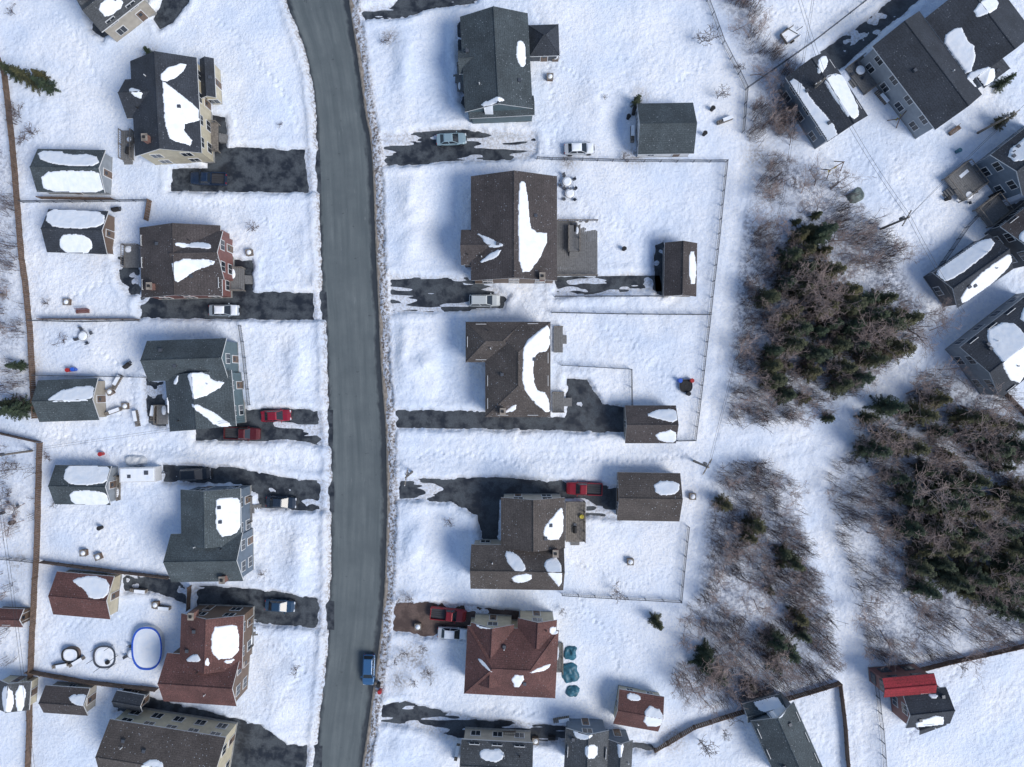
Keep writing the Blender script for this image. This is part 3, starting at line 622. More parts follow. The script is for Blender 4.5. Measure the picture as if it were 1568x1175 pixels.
# ------------------------------------------------------------ vehicles
PC={}
def paint(c):
    if c not in PC:
        n=NT('car_paint'); n.col(n.mix(n.ramp(n.noise(n.pos(),3,2),[(.4,0.),(.7,.25)]),c,tuple(x*.7+.05 for x in c))); n.rough(.35); n.b.inputs['Metallic'].default_value=.25; n.b.inputs['Coat Weight'].default_value=.4; PC[c]=n.m
    return PC[c]
M_lamp=simple('headlamp',(.75,.77,.8),.2,.02); M_tail=simple('tail_lamp',(.35,.01,.01),.3,.02); M_chrome=simple('dark_trim',(.05,.05,.055),.4,.1)
def car(name,px,py,rot,c,kind='sedan',snow=False):
    m=MB(); pm=paint(c)
    if kind=='pickup': st=[(-2.75,.86,.66),(-2.65,.95,.70),(-.5,.97,.72),(-.42,.97,1.10),(.5,.97,1.12),(1.3,.96,1.12),(2.2,.93,1.05),(2.6,.86,.92),(2.75,.72,.75)]; cab=(-.42,1.35,-.25,.72,1.78,.86,.68,1.1)
    elif kind=='suv': st=[(-2.35,.72,.8),(-2.28,.88,1.0),(-1.6,.93,1.05),(0,.94,1.03),(1.0,.93,1.02),(1.8,.9,.95),(2.2,.82,.8),(2.35,.68,.65)]; cab=(-2.22,1.2,-1.95,.35,1.66,.84,.66,1.0)
    else: st=[(-2.3,.68,.75),(-2.2,.83,.9),(-1.6,.89,.96),(-.8,.9,.95),(.4,.9,.94),(1.0,.89,.92),(1.7,.86,.84),(2.15,.78,.72),(2.3,.64,.6)]; cab=(-1.75,1.1,-1.1,.2,1.42,.8,.6,.92)
    rings=[];n=10
    for x,hw,zt in st:
        rg=[(hw*.88,.24),(hw,.45),(hw*.99,zt-.2),(hw*.95,zt-.07),(hw*.82,zt)]
        rings.append([(x,a,b) for a,b in rg]+[(x,-a,b) for a,b in rg[::-1]])
    vs=[p for r in rings for p in r]; fs=[]
    for i in range(len(rings)-1):
        for j in range(n): fs.append((i*n+j,i*n+(j+1)%n,(i+1)*n+(j+1)%n,(i+1)*n+j))
    fs+=[tuple(range(n))[::-1],tuple(range((len(rings)-1)*n,len(rings)*n))]
    m.mesh(vs,fs,pm)
    x0,x1,x2,x3,zr,hb,hr,zb=cab
    b4=[(x0,-hb,zb-.03),(x1,-hb,zb-.03),(x1,hb,zb-.03),(x0,hb,zb-.03)]; t4=[(x2,-hr,zr-.05),(x3,-hr,zr-.05),(x3,hr,zr-.05),(x2,hr,zr-.05)]
    tt=[(x2+.1,-hr+.08,zr),(x3-.12,-hr+.08,zr),(x3-.12,hr-.08,zr),(x2+.1,hr-.08,zr)]
    m.mesh(b4+t4+tt,[(0,1,5,4),(1,2,6,5),(2,3,7,6),(3,0,4,7),(4,5,9,8),(5,6,10,9),(6,7,11,10),(7,4,8,11),(8,9,10,11)],pm)
    def gl(q,ins=.1,off=.012):
        q=[Vector(a) for a in q]; c=sum(q,Vector())/4; nn=(q[1]-q[0]).cross(q[2]-q[1]).normalized()
        if nn.dot(c-Vector((0,0,.8)))<0: nn=-nn
        m.face([a+(c-a)*ins+nn*off for a in q],M_glass)
    gl([b4[1],b4[2],t4[2],t4[1]],.09); gl([b4[3],b4[0],t4[0],t4[3]],.12)
    for a,b,c2,d in((0,1,5,4),(3,2,6,7)):
        vb=b4+t4; A,B_,C,D_=[Vector(vb[k]) for k in(a,b,c2,d)]
        mid0=(A+B_)/2; mid1=(C+D_)/2
        gl([A,mid0,mid1,D_],.14); gl([mid0,B_,C,mid1],.14)
    L=st[-1][0]
    if kind=='pickup':
        for sy in(-1,1): m.box((-1.58,sy*.88,.9),(2.2,.12,.42),pm)
        m.box((-2.66,0,.9),(.1,1.66,.42),pm); m.box((-1.55,0,.735),(2.1,1.6,.03),M_chrome)
        for sy in (-.3,0,.3): m.box((-1.55,sy,.755),(2.0,.08,.02),M_black)
    wx=1.75 if kind=='pickup' else 1.42
    for sx in(-1,1):
        for sy in(-1,1):
            cx=sx*wx; m.tube((cx,sy*.72,.34),(cx,sy*.93,.34),.34,.34,M_black,16); m.tube((cx,sy*.935,.34),(cx,sy*.95,.34),.2,.18,M_metal,10)
        m.box((L*sx-.04*sx,0,.42),(.14,1.35,.2),M_chrome)
    for sy in(-1,1):
        m.box((L-.14,sy*.58,.66),(.16,.34,.14),M_lamp); m.box((-L+.07,sy*.62,.74 if kind!='pickup' else .8),(.14,.22,.2),M_tail)
        m.box((x1-.25,sy*(hb+.17),zb+.08),(.14,.2,.14),pm)
    m.box((L-.05,0,.6),(.1,.7,.16),M_chrome)
    if snow:
        gx=np.linspace(x2-.1,x3+.1,9); gy=np.linspace(-hr,hr,7)
        vs=[(x,y,zr+.02+.12*max(0,1-((x-(x2+x3)/2)/((x3-x2)/2+.1))**4)*max(0,1-(y/hr)**4)) for y in gy for x in gx]
        m.mesh(vs,grid_faces(9,7).tolist(),M_rsnow)
        vs=[(x,y,.93+.1*max(0,1-((x-1.6)/.5)**4)*max(0,1-(y/.75)**4)) for y in np.linspace(-.75,.75,7) for x in np.linspace(1.1,2.1,7)]
        m.mesh(vs,grid_faces(7,7).tolist(),M_rsnow)
    x,y=W(px,py,1.0); z=.01 if near[min(np.searchsorted(ys,y),len(ys)-1),np.searchsorted(xs,x)]<.3 else gz(x,y)-.05
    return m.obj(name,(x,y,z),rz=math.radians(rot),world=False,bevel=.025)
car('blue_car',564,1027,-92,(.04,.13,.28),'suv')
car('dark_blue_pickup_truck',318,273,178,(.012,.03,.07),'pickup')
car('silver_car',342,475,0,(.36,.42,.47),'sedan',True)
car('red_car',422,637,3,(.30,.008,.03),'sedan')
car('dark_red_pickup_truck',370,664,-2,(.10,.008,.012),'pickup')
car('black_car',298,727,3,(.015,.02,.028),'suv'); car('dark_blue_car',430,770,-3,(.02,.035,.06),'sedan'); car('dark_blue_car',428,929,-4,(.02,.06,.12),'sedan')
car('light_blue_car',691,212,3,(.30,.42,.48),'sedan'); car('white_car',742,460,0,(.62,.66,.66),'suv')
car('red_pickup_truck',895,749,178,(.26,.008,.02),'pickup'); car('red_pickup_truck',686,942,-6,(.27,.01,.018),'pickup'); car('white_car',693,971,-4,(.6,.63,.66),'sedan',True)
car('snow_covered_car',887,228,2,(.55,.58,.62),'sedan',True)
car('black_car',1545,348,38,(.02,.025,.03),'suv')
m=MB(); m.box((0,0,1.35),(5.4,2.2,1.9),M_white); m.box((0,0,2.34),(5.0,1.9,.1),M_rsnow); m.box((0,-1.11,1.6),(1.4,.04,.6),M_glass); m.box((0,1.11,1.6),(1.4,.04,.6),M_glass); m.box((1.4,.3,2.45),(.6,.6,.15),M_metal); m.box((-1.2,-.2,2.43),(.5,.5,.1),M_metal)
m.box((3.1,0,.5),(1.0,.15,.12),M_metal)
for sy in(-1,1): m.tube((-.3,sy*.9,.35),(-.3,sy*1.12,.35),.35,.35,M_black,14)
x,y=W(212,727,2); m.obj('camper_trailer',(x,y,0),rz=.02,world=False,bevel=.12)
# ------------------------------------------------------------ yard things
def ringobj(name,px,py,rx,ry,h,wall,rim,inner,legs=False,rot=0,rw=.94):
    m=MB(); n=40; x,y=W(px,py,h)
    P=[(math.cos(2*math.pi*i/n),math.sin(2*math.pi*i/n)) for i in range(n)]
    sq=lambda v:math.copysign(abs(v)**.8,v)
    P=[(sq(a),sq(b)) for a,b in P]
    for i in range(n):
        a=P[i];b=P[(i+1)%n]
        A=lambda p,k,z:(p[0]*rx*k,p[1]*ry*k,z)
        if wall: m.face([A(a,1,0),A(b,1,0),A(b,1,h),A(a,1,h)],wall)
        m.face([A(a,1.02,h),A(b,1.02,h),A(b,rw,h),A(a,rw,h)],rim); m.face([A(a,1.02,h-.08),A(b,1.02,h-.08),A(b,1.02,h),A(a,1.02,h)],rim)
        m.face([A(a,rw,h),A(b,rw,h),A(b,rw-.01,h-.12),A(a,rw-.01,h-.12)],rim)
        for k0,k1,z0,z1 in((rw-.01,.7,h-.12,h-.06),(.7,.4,h-.06,h-.1),(.4,.02,h-.1,h-.08)):
            m.face([A(a,k0,z0),A(b,k0,z0),A(b,k1,z1),A(a,k1,z1)],inner)
        if legs and i%7==0: m.tube(A(a,1.0,0),A(a,1.0,h+ (1.6 if legs==2 else 0)),.04,.04,M_metal,6)
    m.obj(name,(x,y,gz(x,y)-.3),rz=rot,world=False)
ringobj('above_ground_pool',225,993,2.25,3.2,1.3,M_white,M_blue,M_rsnow)
ringobj('trampoline',160,1006,1.7,1.7,1.0,None,M_metal,M_rsnow,2,rw=.88)
ringobj('trampoline',1050,591,1.0,1.0,.9,None,M_metal,M_black,1)
ringobj('hot_tub',108,1003,1.3,1.1,1.0,M_brownside,M_black,M_rsnow,rw=.85)
def thing(name,px,py,kind,rot=0,mat=None):
    x,y=W(px,py,.6); z=max(gz(x,y)-.05,0); m=MB()
    if kind=='table':
        m.tube((0,0,.68),(0,0,.74),.75,.75,mat or M_wood,14); m.tube((0,0,0),(0,0,.7),.06,.06,M_metal,6); m.tube((0,0,.74),(0,0,.9),.7,.45,M_rsnow,14)
        for k in range(4):
            a=k*math.pi/2+.4; cx,cy=1.15*math.cos(a),1.15*math.sin(a); m.box((cx,cy,.42),(.45,.45,.05),mat or M_metal,a); m.box((cx*1.2,cy*1.2,.7),(.05,.45,.5),mat or M_metal,a)
            for s1 in(-.2,.2): m.box((cx+s1,cy,.2),(.04,.04,.42),M_metal)
    elif kind=='grill':
        m.box((0,0,.55),(1.1,.5,.5),M_black); m.tube((-.5,0,.85),(.5,0,.85),.27,.27,M_black,10); m.box((.75,0,.78),(.4,.45,.04),M_metal); m.box((0,0,.15),(.9,.4,.3),M_chrome)
    elif kind=='bin':
        m.tube((0,0,0),(0,0,.95),.26,.32,mat or M_black,10); m.tube((0,0,.95),(0,0,1.05),.35,.3,mat or M_black,10); m.box((.3,0,.9),(.1,.3,.06),M_black)
    elif kind=='bench':
        for k in range(4): m.box((0,-.25+k*.16,.45),(1.9,.13,.05),mat or M_woodn)
        for k in range(3): m.box((0,.38,.62+k*.14),(1.9,.05,.11),mat or M_woodn)
        for s1 in(-.85,.85): m.box((s1,0,.22),(.08,.6,.44),mat or M_woodn)
    elif kind=='wood':
        for i in range(9):
            for j in range(3): m.tube((-1.2+i*.28,-.25,.14+j*.24),(-1.2+i*.28,.25,.14+j*.24),.12,.12,M_wood,7)
        m.box((.3,0,.9),(1.6,.5,.12),M_rsnow)
    elif kind=='playset':
        for sx in(-1.2,1.2):
            for sy in(-1,1): m.tube((sx,sy*.9,0),(sx,0,2.1),.07,.07,M_woodn,6)
        m.tube((-1.3,0,2.1),(1.3,0,2.1),.07,.07,M_woodn,6)
        for s1 in(-.5,.5):
            m.box((s1,0,.6),(.5,.2,.05),M_yellow)
            for q in(-.2,.2): m.tube((s1+q,0,.6),(s1+q,0,2.1),.012,.012,M_metal,4)
    elif kind=='planter':
        m.box((0,0,.35),(.9,.9,.7),M_woodn); m.box((0,0,.72),(1.0,1.0,.06),M_wood); m.tube((0,0,.74),(0,0,.95),.38,.15,M_rsnow,10)
    m.obj(name,(x,y,z),rz=math.radians(rot),world=False)
for a in [('patio_table',868,280,'table'),('patio_table',872,298,'table',20),('patio_table',130,515,'table'),('barbecue_grill',180,322,'grill',10),('barbecue_grill',880,352,'grill',90),('garbage_bin',108,567,'bin',0,M_red),('garbage_bin',116,566,'bin',0,M_blue),('garbage_bin',157,695,'bin',0,M_red),('garbage_bin',1053,603,'bin'),('garbage_bin',1040,583,'bin',0,M_blue),('garbage_bin',1058,583,'bin',0,M_red),('garbage_bin',955,382,'bin'),('garbage_bin',155,752,'bin'),
  ('garden_bench',127,477,'bench',3,M_redside),('garden_bench',1462,200,'bench',35,M_woodn),('wood_pile',180,585,'wood',60),('wood_pile',175,630,'wood',20),('wood_pile',120,1012,'wood',30),('wood_pile',1110,185,'wood',20),('swing_set',1273,260,'playset',30),('swing_set',1375,180,'playset',50),('garbage_bin',582,1058,'bin',0,M_red),('garbage_bin',580,1048,'bin'),('wood_pile',210,640,'wood',100),('patio_table',18,780,'table'),('garbage_bin',20,800,'bin'),('barbecue_grill',196,560,'grill',40),('garden_bench',1208,55,'bench',-30,M_darkside),('patio_table',1315,110,'table'),('barbecue_grill',970,172,'grill',80),('garbage_bin',962,180,'bin'),('wood_pile',968,205,'wood',90),('garbage_bin',1078,206,'bin'),('garbage_bin',155,808,'bin'),('patio_table',205,1000,'table'),('patio_table',1480,300,'table'),('wood_pile',860,1100,'wood',10),('garbage_bin',1450,305,'bin'),('garbage_bin',1090,168,'bin'),
  ('planter_box',104,463,'planter'),('planter_box',384,388,'planter',10),('planter_box',192,622,'planter'),('planter_box',170,600,'planter',30),('planter_box',200,215,'planter'),('barbecue_grill',198,232,'grill',80),('planter_box',842,120,'planter'),('planter_box',850,90,'planter'),('wood_pile',234,632,'wood',80),('wood_pile',212,905,'wood',-5),('wood_pile',250,930,'wood',-5),('planter_box',240,925,'planter'),('planter_box',640,960,'planter'),('planter_box',965,860,'planter'),('barbecue_grill',880,810,'grill',90),('garbage_bin',890,790,'bin',0,M_yellow),('planter_box',1060,760,'planter'),('garbage_bin',1466,232,'bin',0,M_teal),
  ('planter_box',130,846,'planter'),('planter_box',152,852,'planter',20),('wood_pile',1470,270,'wood',40),('garbage_bin',1352,112,'bin'),('planter_box',1365,130,'planter',37),('wood_pile',1350,150,'wood',-50),('barbecue_grill',1520,300,'grill',30),('garbage_bin',168,1012,'bin'),('wood_pile',95,1018,'wood',10),('wood_pile',700,1150,'wood',80),('planter_box',820,1135,'planter'),('barbecue_grill',845,1130,'grill')]:
    thing(*a)
m=MB(); m.box((0,0,.6),(2.4,1.8,.1),M_metal)
for sy in(-1,1): m.box((0,sy*.88,.85),(2.4,.06,.45),M_wood); m.tube((0,sy*.92,.35),(0,sy*1.1,.35),.32,.32,M_black,12)
m.box((-1.17,0,.85),(.06,1.7,.45),M_wood); m.box((1.8,0,.55),(1.3,.1,.1),M_metal); m.box((0,0,.75),(2.2,1.6,.2),M_rsnow)
x,y=W(1207,57,.6); m.obj('utility_trailer',(x,y,gz(x,y)-.1),rz=.6,world=False)
def tarp(name,px,py,w,d,h,rot,mat,seed):
    x,y=W(px,py,h/2); gx=np.linspace(-w/2,w/2,22); gy=np.linspace(-d/2,d/2,22); A,B=np.meshgrid(gx,gy)
    q=np.clip(1-(np.abs(A/(w/2))**3+np.abs(B/(d/2))**3),0,1)**.4; z=h*q*(.6+.55*fbm(A,B,1.1,seed,3))
    npmesh(name,np.stack([A+.35*fbm(A,B,1.2,seed+3),B+.35*fbm(A,B,1.2,seed+5),z],-1).reshape(-1,3),grid_faces(22,22),[mat],(x,y,gz(x,y)-.08),True).rotation_euler=(0,0,math.radians(rot))
tarp('teal_tarp_cover',873,1000,2.0,2.2,.9,-5,M_teal,81); tarp('teal_tarp_cover',872,1030,2.6,3.0,.8,10,M_teal,83); tarp('teal_tarp_cover',876,1058,2.2,1.8,.8,-8,M_teal,85)
tarp('green_tarp_cover',1311,300,2.6,1.8,.9,30,simple('grey_green_canvas',(.16,.2,.19),.8),87)
tarp('white_tarp_cover',208,706,3.4,1.6,1.0,0,M_white,89)
# ------------------------------------------------------------ utility poles & wires
def pole(px,py,h=9.5,rot=20):
    x,y=W(px,py,0); m=MB(); m.tube((0,0,0),(0,0,h),.19,.13,M_wood,10)
    m.box((0,0,h-.6),(2.6,.14,.16),M_wood)
    for s1 in(-1.2,-.5,.5,1.2): m.tube((s1,0,h-.52),(s1,0,h-.3),.06,.07,M_white,7)
    m.tube((.28,.1,h-2.3),(.28,.1,h-1.5),.24,.24,M_metal,10)
    for s1 in(-.6,.6): m.tube((s1,0,h-.6),(0,0,h-1.1),.025,.025,M_metal,5)
    m.obj('utility_pole',(x,y,0),rz=math.radians(rot),world=False); return (x,y,h-.35)
def wire(a,b,name='power_line',sag=.8):
    m=MB(); n=14
    for off in (0,.35):
        pr=None
        for i in range(n+1):
            t=i/n; p=(a[0]+(b[0]-a[0])*t+off,a[1]+(b[1]-a[1])*t+off,a[2]+(b[2]-a[2])*t-sag*4*t*(1-t))
            if pr: m.tube(pr,p,.02,.02,M_chrome,4,False)
            pr=p
    m.obj(name,a)
ps=[pole(1346,352,8,60),pole(1222,160,9,30),pole(1062,706,8,60),pole(8,452,6,0),pole(52,690,9,0),pole(632,722,7,80),pole(1495,205,8,30)]
wire(ps[0],ps[1]); wire(ps[0],(82,48,7)); wire(ps[1],(35,75,8)); wire(ps[2],(38.2,26,8),sag=1.2); wire(ps[4],(-30,-4,5.5),sag=.5); wire(ps[3],(-90,20,7)); wire(ps[3],ps[4]); wire(ps[6],ps[0]); wire(ps[4],(-66,-75,8)); wire((38.2,26,8),(46,75,8)); wire(ps[0],(65,10,6),sag=.3)
# ------------------------------------------------------------ trees
def segmesh(segs,n=3):
    A=np.array([s[0] for s in segs],float);B=np.array([s[1] for s in segs],float);r0=np.array([s[2] for s in segs]);r1=np.array([s[3] for s in segs])
    d=B-A; d/=np.linalg.norm(d,axis=1,keepdims=True)+1e-9
    up=np.where(np.abs(d[:,2:3])<.9,np.array([[0,0,1.]]),np.array([[1.,0,0]])); a=np.cross(d,up); a/=np.linalg.norm(a,axis=1,keepdims=True); b=np.cross(d,a)
    vs=[]
    for P,r in((A,r0),(B,r1)):
        for k in range(n):
            t=2*math.pi*k/n; vs.append(P+(a*math.cos(t)+b*math.sin(t))*r[:,None])
    V=np.stack(vs,1).reshape(-1,3); m=len(segs); base=np.arange(m)[:,None]*2*n
    F=np.concatenate([np.concatenate([base+k,base+(k+1)%n,base+n+(k+1)%n,base+n+k],1)[:,None] for k in range(n)],1).reshape(-1,4)
    return V,F
def bark(name,c):
    n=NT(name); oi=n.node('ShaderNodeObjectInfo'); f=n.noise(n.pos(),1.0,2)
    base=n.mix(n.ramp(f,[(.35,0.),(.65,1.)]),tuple(x*.55 for x in c),c); n.col(n.mix(n.math('MULTIPLY',oi.outputs['Random'],.6),base,tuple(x*.5 for x in c))); n.rough(.9); return n.m
M_bark=bark('pale_bark',(.46,.36,.33)); M_brush=bark('brush_twigs',(.175,.135,.13)); M_trunk=bark('spruce_bark',(.10,.075,.06))
def bare_tree(h,seed,spread=1.0,levels=4):
    R=random.Random(seed); segs=[]
    def grow(p,d,L,r,lv):
        n=3 if lv<2 else 2
        for i in range(n):
            dd=(d+Vector((R.gauss(0,.16),R.gauss(0,.16),R.gauss(0,.1)+.05))).normalized(); q=p+dd*(L/n); r2=r*(.82 if i<n-1 else .6)
            segs.append((tuple(p),tuple(q),max(r,.019),max(r2,.013)))
            if lv<levels and (i>0 or lv>0):
                for _ in range(3 if lv==0 else R.choice((1,2,2))):
                    ax=Vector((R.gauss(0,1),R.gauss(0,1),R.gauss(0,.35))).normalized(); nd=(dd*.75+ax*.85*spread); nd.z=abs(nd.z)*.8+.1; nd.normalize()
                    grow(p.lerp(q,R.uniform(.3,1)),nd,L*R.uniform(.42,.66),r2*.62,lv+1)
            p=q;d=dd;r=r2
    grow(Vector((0,0,-.2)),Vector((R.gauss(0,.08),R.gauss(0,.08),1)).normalized(),h*.72,h*.015+.02,0)
    return segmesh(segs,3)
BT=[];nb=0
for i in range(6):
    V_,F_=bare_tree(7+i*.4,100+i,1.0,4); nb+=len(F_); BT.append(npmesh('bare_tree',V_,F_,[M_bark],link=False))
BS=[]
for i in range(3):
    V_,F_=bare_tree(2.4,200+i,1.3,3); BS.append(npmesh('leafless_shrub',V_,F_,[M_brush],link=False))
def needles():
    n=NT('spruce_needles'); oi=n.node('ShaderNodeObjectInfo'); f=n.noise(n.pos(),1.1,3,.7)
    a=n.mix(n.ramp(f,[(.32,0.),(.68,1.)]),(.012,.024,.018),(.056,.086,.044))
    b=n.mix(n.ramp(f,[(.32,0.),(.68,1.)]),(.028,.030,.014),(.125,.112,.046))
    n.col(n.mix(n.ramp(oi.outputs['Random'],[(.3,0.),(.9,.9)]),a,b)); n.rough(.8); return n.m
M_need=needles()
def spruce(h,rad,seed):
    R=random.Random(seed); segs=[((0,0,-.2),(0,0,h*.5),.16,.10),((0,0,h*.5),(R.gauss(0,.1),R.gauss(0,.1),h*.99),.10,.02)]
    V=[];F=[]
    z=h*.1
    while z<h*.985:
        f=1-z/h; Lm=rad*(f**.75)*1.02+.18; nb=R.randint(5,6) if f>.15 else 4
        a0=R.random()*6.28
        for k in range(nb):
            a=a0+6.283*k/nb+R.uniform(-.3,.3); L=Lm*R.uniform(.5,1.25)
            if R.random()<.12: continue
            droop=R.uniform(.05,.35) if f>.3 else -R.uniform(.0,.5)
            dx,dy=math.cos(a),math.sin(a)
            tip=(dx*L,dy*L,z-droop*L); segs.append(((0,0,z),tip,.03,.008))
            m=max(4,int(L/.19))
            for j in range(m):
                t=(j+.6)/m; bx,by,bz=dx*L*t,dy*L*t,z-droop*L*t+R.uniform(-.03,.06)
                for sd in(-1,1):
                    sl=(.16+.34*L*(1-t)*.8)*R.uniform(.6,1.2)+.08; aa=a+sd*R.uniform(.55,1.15)
                    ex,ey,ez=bx+math.cos(aa)*sl,by+math.sin(aa)*sl,bz-R.uniform(.0,.22)*sl-.02
                    wv=R.uniform(.05,.09); nx,ny=-math.sin(aa)*wv,math.cos(aa)*wv
                    i=len(V); tz=R.uniform(-.04,.04)
                    V+= [(bx-nx,by-ny,bz-tz),(bx+nx,by+ny,bz+tz),(ex+nx*.6,ey+ny*.6,ez+tz),(ex-nx*.6,ey-ny*.6,ez-tz)]; F.append((i,i+1,i+2,i+3))
        z+=h*R.uniform(.034,.05)
    sv,sf=segmesh(segs,4)
    nV=np.concatenate([np.array(V),sv]); nF=np.concatenate([np.array(F),sf+len(V)])
    me=npmesh('spruce_tree',nV,nF,[M_need,M_trunk],link=False)
    mi=np.zeros(len(nF),np.int32); mi[len(F):]=1; me.polygons.foreach_set('material_index',mi); return me
SP=[spruce(6.8+.35*i,1.95+.16*(i%3),300+i) for i in range(6)]
def inst(name,me,x,y,s,z=None):
    o=bpy.data.objects.new(name,me); o.location=(x,y,(gz(x,y) if z is None else z)-.1); o.rotation_euler=(random.gauss(0,.03),random.gauss(0,.03),random.random()*6.28)
    o.scale=(s*random.uniform(.9,1.1),s*random.uniform(.9,1.1),s); scene.collection.objects.link(o); return o
def onroofpt(x,y):
    return any(float(b.hf(x,y))>-5 for b in HB)
def scatter(poly,md,n,z=0,avoid=1.8):
    P=np.array(poly); out=[]
    for _ in range(n*12):
        if len(out)>=n: break
        px=random.uniform(P[:,0].min(),P[:,0].max()); py=random.uniform(P[:,1].min(),P[:,1].max())
        if float(sdf(poly,np.array([px]),np.array([py]))[0])>0: continue
        x,y=W(px,py,z)
        if any((x-a)**2+(y-b)**2<md*md for a,b in out): continue
        if avoid and min(float(pdist(t,np.array([x]),np.array([y]))[0]) for t in TR)<avoid: continue
        if onroofpt(x,y): continue
        out.append((x,y))
    return out
for poly,md,n,s0,s1 in [
 ([(1300,448),(1345,440),(1390,475),(1398,525),(1345,568),(1300,618),(1275,580),(1275,500)],2.2,24,.75,1.05),
 ([(1235,350),(1280,365),(1290,430),(1262,500),(1262,580),(1210,610),(1165,575),(1195,520),(1175,450),(1200,400)],2.3,34,.5,.95),
 ([(1310,655),(1370,610),(1430,600),(1560,650),(1600,740),(1400,750),(1350,730)],3.0,26,.55,1.0),
 ([(1390,750),(1640,745),(1640,950),(1540,940),(1480,920),(1405,900)],2.6,42,.75,1.1)]:
    for x,y in scatter(poly,md,n,4.0,1.5): inst('spruce_tree',random.choice(SP),x,y,random.uniform(s0,s1))
for px,py,s in [(1008,957,.55),(1112,773,.6),(1160,805,.75),(1150,825,.6),(1218,862,.7),(1205,850,.6),(1190,985,.75),(1210,1000,.8),(1228,950,.7),(1232,975,.6),(1085,1005,.7),(1078,1020,.7),(1105,1040,.6),(1190,1020,.7),(1150,1050,.45),(1238,612,.5),(40,118,.75),(62,125,.6),(12,105,.6),(50,108,.5),(22,628,.8),(5,620,.6),(15,560,.5),(228,82,.4),(232,88,.3),(1548,120,.5),(975,155,.4),(1270,640,.45),(1180,905,.35),(1250,330,.4),(1220,340,.35),(1545,180,.5),(1560,700,.8),(1195,865,.35),(1245,350,.55)]:
    x,y=W(px,py,3.2 if s>.45 else 1.5); inst('spruce_tree',random.choice(SP),x,y,s)
for px,py,s in [(1245,420,1.3),(1255,460,1.05),(1232,470,1),(1262,440,1.05),(1340,525,1.15),(1345,500,1),(1362,520,.95),(1412,605,1.15),(1500,622,1.15),(1425,765,1.25),(1450,790,1.1),(1480,800,1.1),(1360,655,1),(1110,1035,1),(1200,1010,1),(1100,925,.7),(1540,890,1.1),(1490,910,1),(1290,360,.8),(1520,700,1),(1440,700,1),(1400,680,.9),(1470,660,1),(1530,780,1)]:
    x,y=W(px,py,4.5); inst('bare_tree',random.choice(BT),x,y,s)
for f,n,s0,s1 in zip(FO,[16,74,62,92,18,5,3],[.35]*7,[.75,.75,.7,.8,.7,.5,.4]):
    for x,y in scatter(f,1.7,n,1,2.2): inst('bare_tree',random.choice(BT),x,y,random.uniform(s0,s1))
for px,py,s in [(390,352,1),(1072,65,1.6),(1100,150,1.2),(945,905,1.3),(1072,1135,1.6),(1130,105,1),(590,65,.9),(690,800,.8),(655,1030,1),(455,1025,.9),(100,520,1),(1215,285,1),(1108,1120,.9),(635,1045,.8),(620,1000,.8),(400,880,.7),(40,215,1.2),(1390,500,1),(860,935,.7),(75,700,1),(90,770,.8),(865,245,.6),(955,240,.8),(1120,1100,1),(430,190,.5),(1470,1020,.9),(1540,985,1),(70,465,.8),(925,150,.5),(25,710,1.3),(15,755,1),(630,915,.8),(610,920,.6),(650,990,.8),(605,1010,.8),(30,180,1.4),(50,205,1.2),(20,20,.8),(1205,170,1.2),(1190,190,1.2)]:
    x,y=W(px,py,.8); inst('leafless_shrub',random.choice(BS),x,y,s)
tv=[];tf=[];off=0; tmpl=[]
for i in range(4):
    R=random.Random(500+i); segs=[]
    for k in range(6):
        a=R.random()*6.28; t=R.uniform(.05,.4); L=R.uniform(1.3,3.0); b=Vector((R.gauss(0,.3),R.gauss(0,.3),-.1)); d=Vector((math.cos(a)*t,math.sin(a)*t,1)).normalized(); e=b+d*L
        segs.append((tuple(b),tuple(e),.030,.012))
        for q in range(2):
            p=b.lerp(e,R.uniform(.35,.9)); a2=R.random()*6.28; d2=Vector((math.cos(a2)*.7,math.sin(a2)*.7,.7)); segs.append((tuple(p),tuple(p+d2*L*.3),.016,.009))
    tmpl.append(segmesh(segs,3))
cnt=0
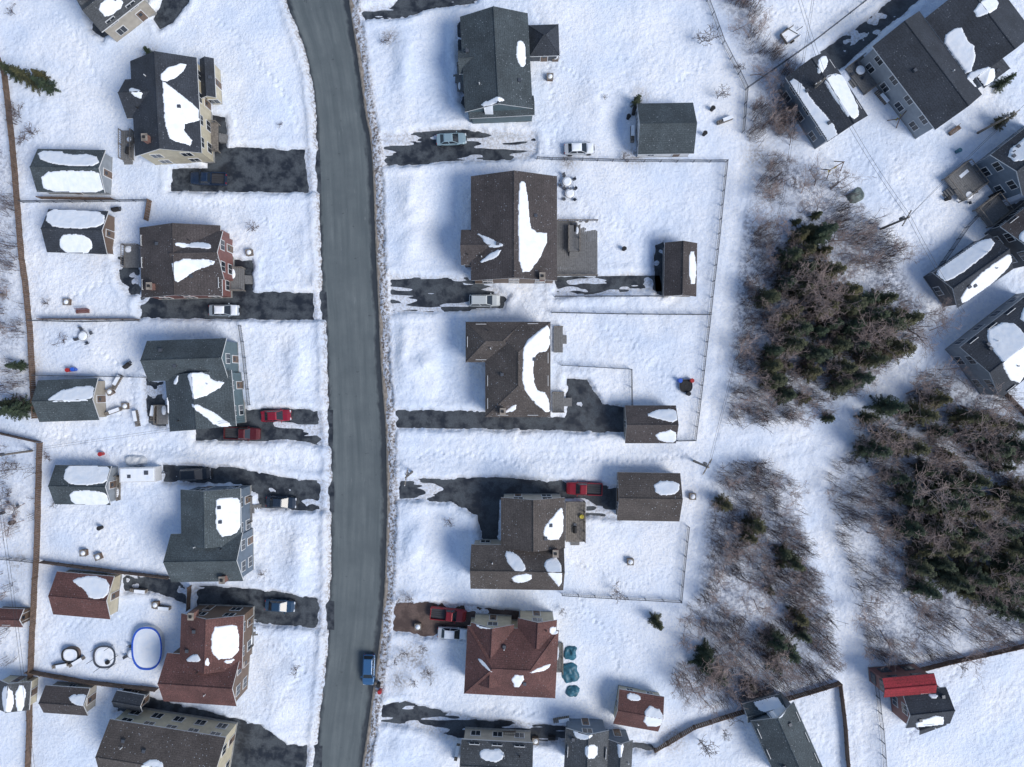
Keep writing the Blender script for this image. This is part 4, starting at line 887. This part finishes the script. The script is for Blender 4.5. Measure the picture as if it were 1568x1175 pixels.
for f,n in zip(FO,[220,1150,1000,1450,320,50,40]):
    P=np.array(PX(f)); q=np.random.rand(n*4,2)*(P.max(0)-P.min(0))+P.min(0)
    ok=sdf(PX(f),q[:,0],q[:,1])<0
    for t in TR: ok&=pdist(t,q[:,0],q[:,1])>2.2
    ok&=fbm(q[:,0],q[:,1],5,91,2)>-.3
    q=q[ok][:n]
    for x,y in q:
        v,fc=tmpl[random.randrange(4)]; a=random.random()*6.28; s=random.uniform(.5,1.35); c,sn=math.cos(a)*s,math.sin(a)*s
        tv.append(np.stack([v[:,0]*c-v[:,1]*sn+x,v[:,0]*sn+v[:,1]*c+y,v[:,2]*s+gz(x,y)],-1)); tf.append(fc+off); off+=len(v); cnt+=1
npmesh('brush_thicket',np.concatenate(tv),np.concatenate(tf),[M_brush])
# ------------------------------------------------------------ light, sky, camera
el=math.radians(44); az=Vector((.86,-.5)).normalized()
s=Vector((math.cos(el)*az.x,math.cos(el)*az.y,math.sin(el)))
sd=bpy.data.lights.new('sun','SUN'); sd.energy=2.6; sd.angle=math.radians(26); sd.color=(1,.965,.92)
so=bpy.data.objects.new('sun',sd); so.rotation_euler=s.to_track_quat('Z','Y').to_euler(); so.location=s*200; scene.collection.objects.link(so)
w=bpy.data.worlds.new('World'); scene.world=w; w.use_nodes=True; nt=w.node_tree
sk=nt.nodes.new('ShaderNodeTexSky'); sk.sky_type='NISHITA'; sk.sun_disc=False; sk.sun_elevation=el; sk.sun_rotation=math.atan2(s.x,s.y)
nt.links.new(sk.outputs[0],nt.nodes['Background'].inputs[0]); nt.nodes['Background'].inputs[1].default_value=.145
cd=bpy.data.cameras.new('camera'); cd.sensor_width=36; cd.lens=36*CH/156.8; cd.clip_end=6000
co=bpy.data.objects.new('camera',cd); co.location=(0,0,CH); co.rotation_euler=(0,0,0); scene.collection.objects.link(co); scene.camera=co
scene.view_settings.view_transform='Standard'; scene.view_settings.look='None'; scene.view_settings.exposure=0
print('objects',len(bpy.data.objects),'brush',cnt)
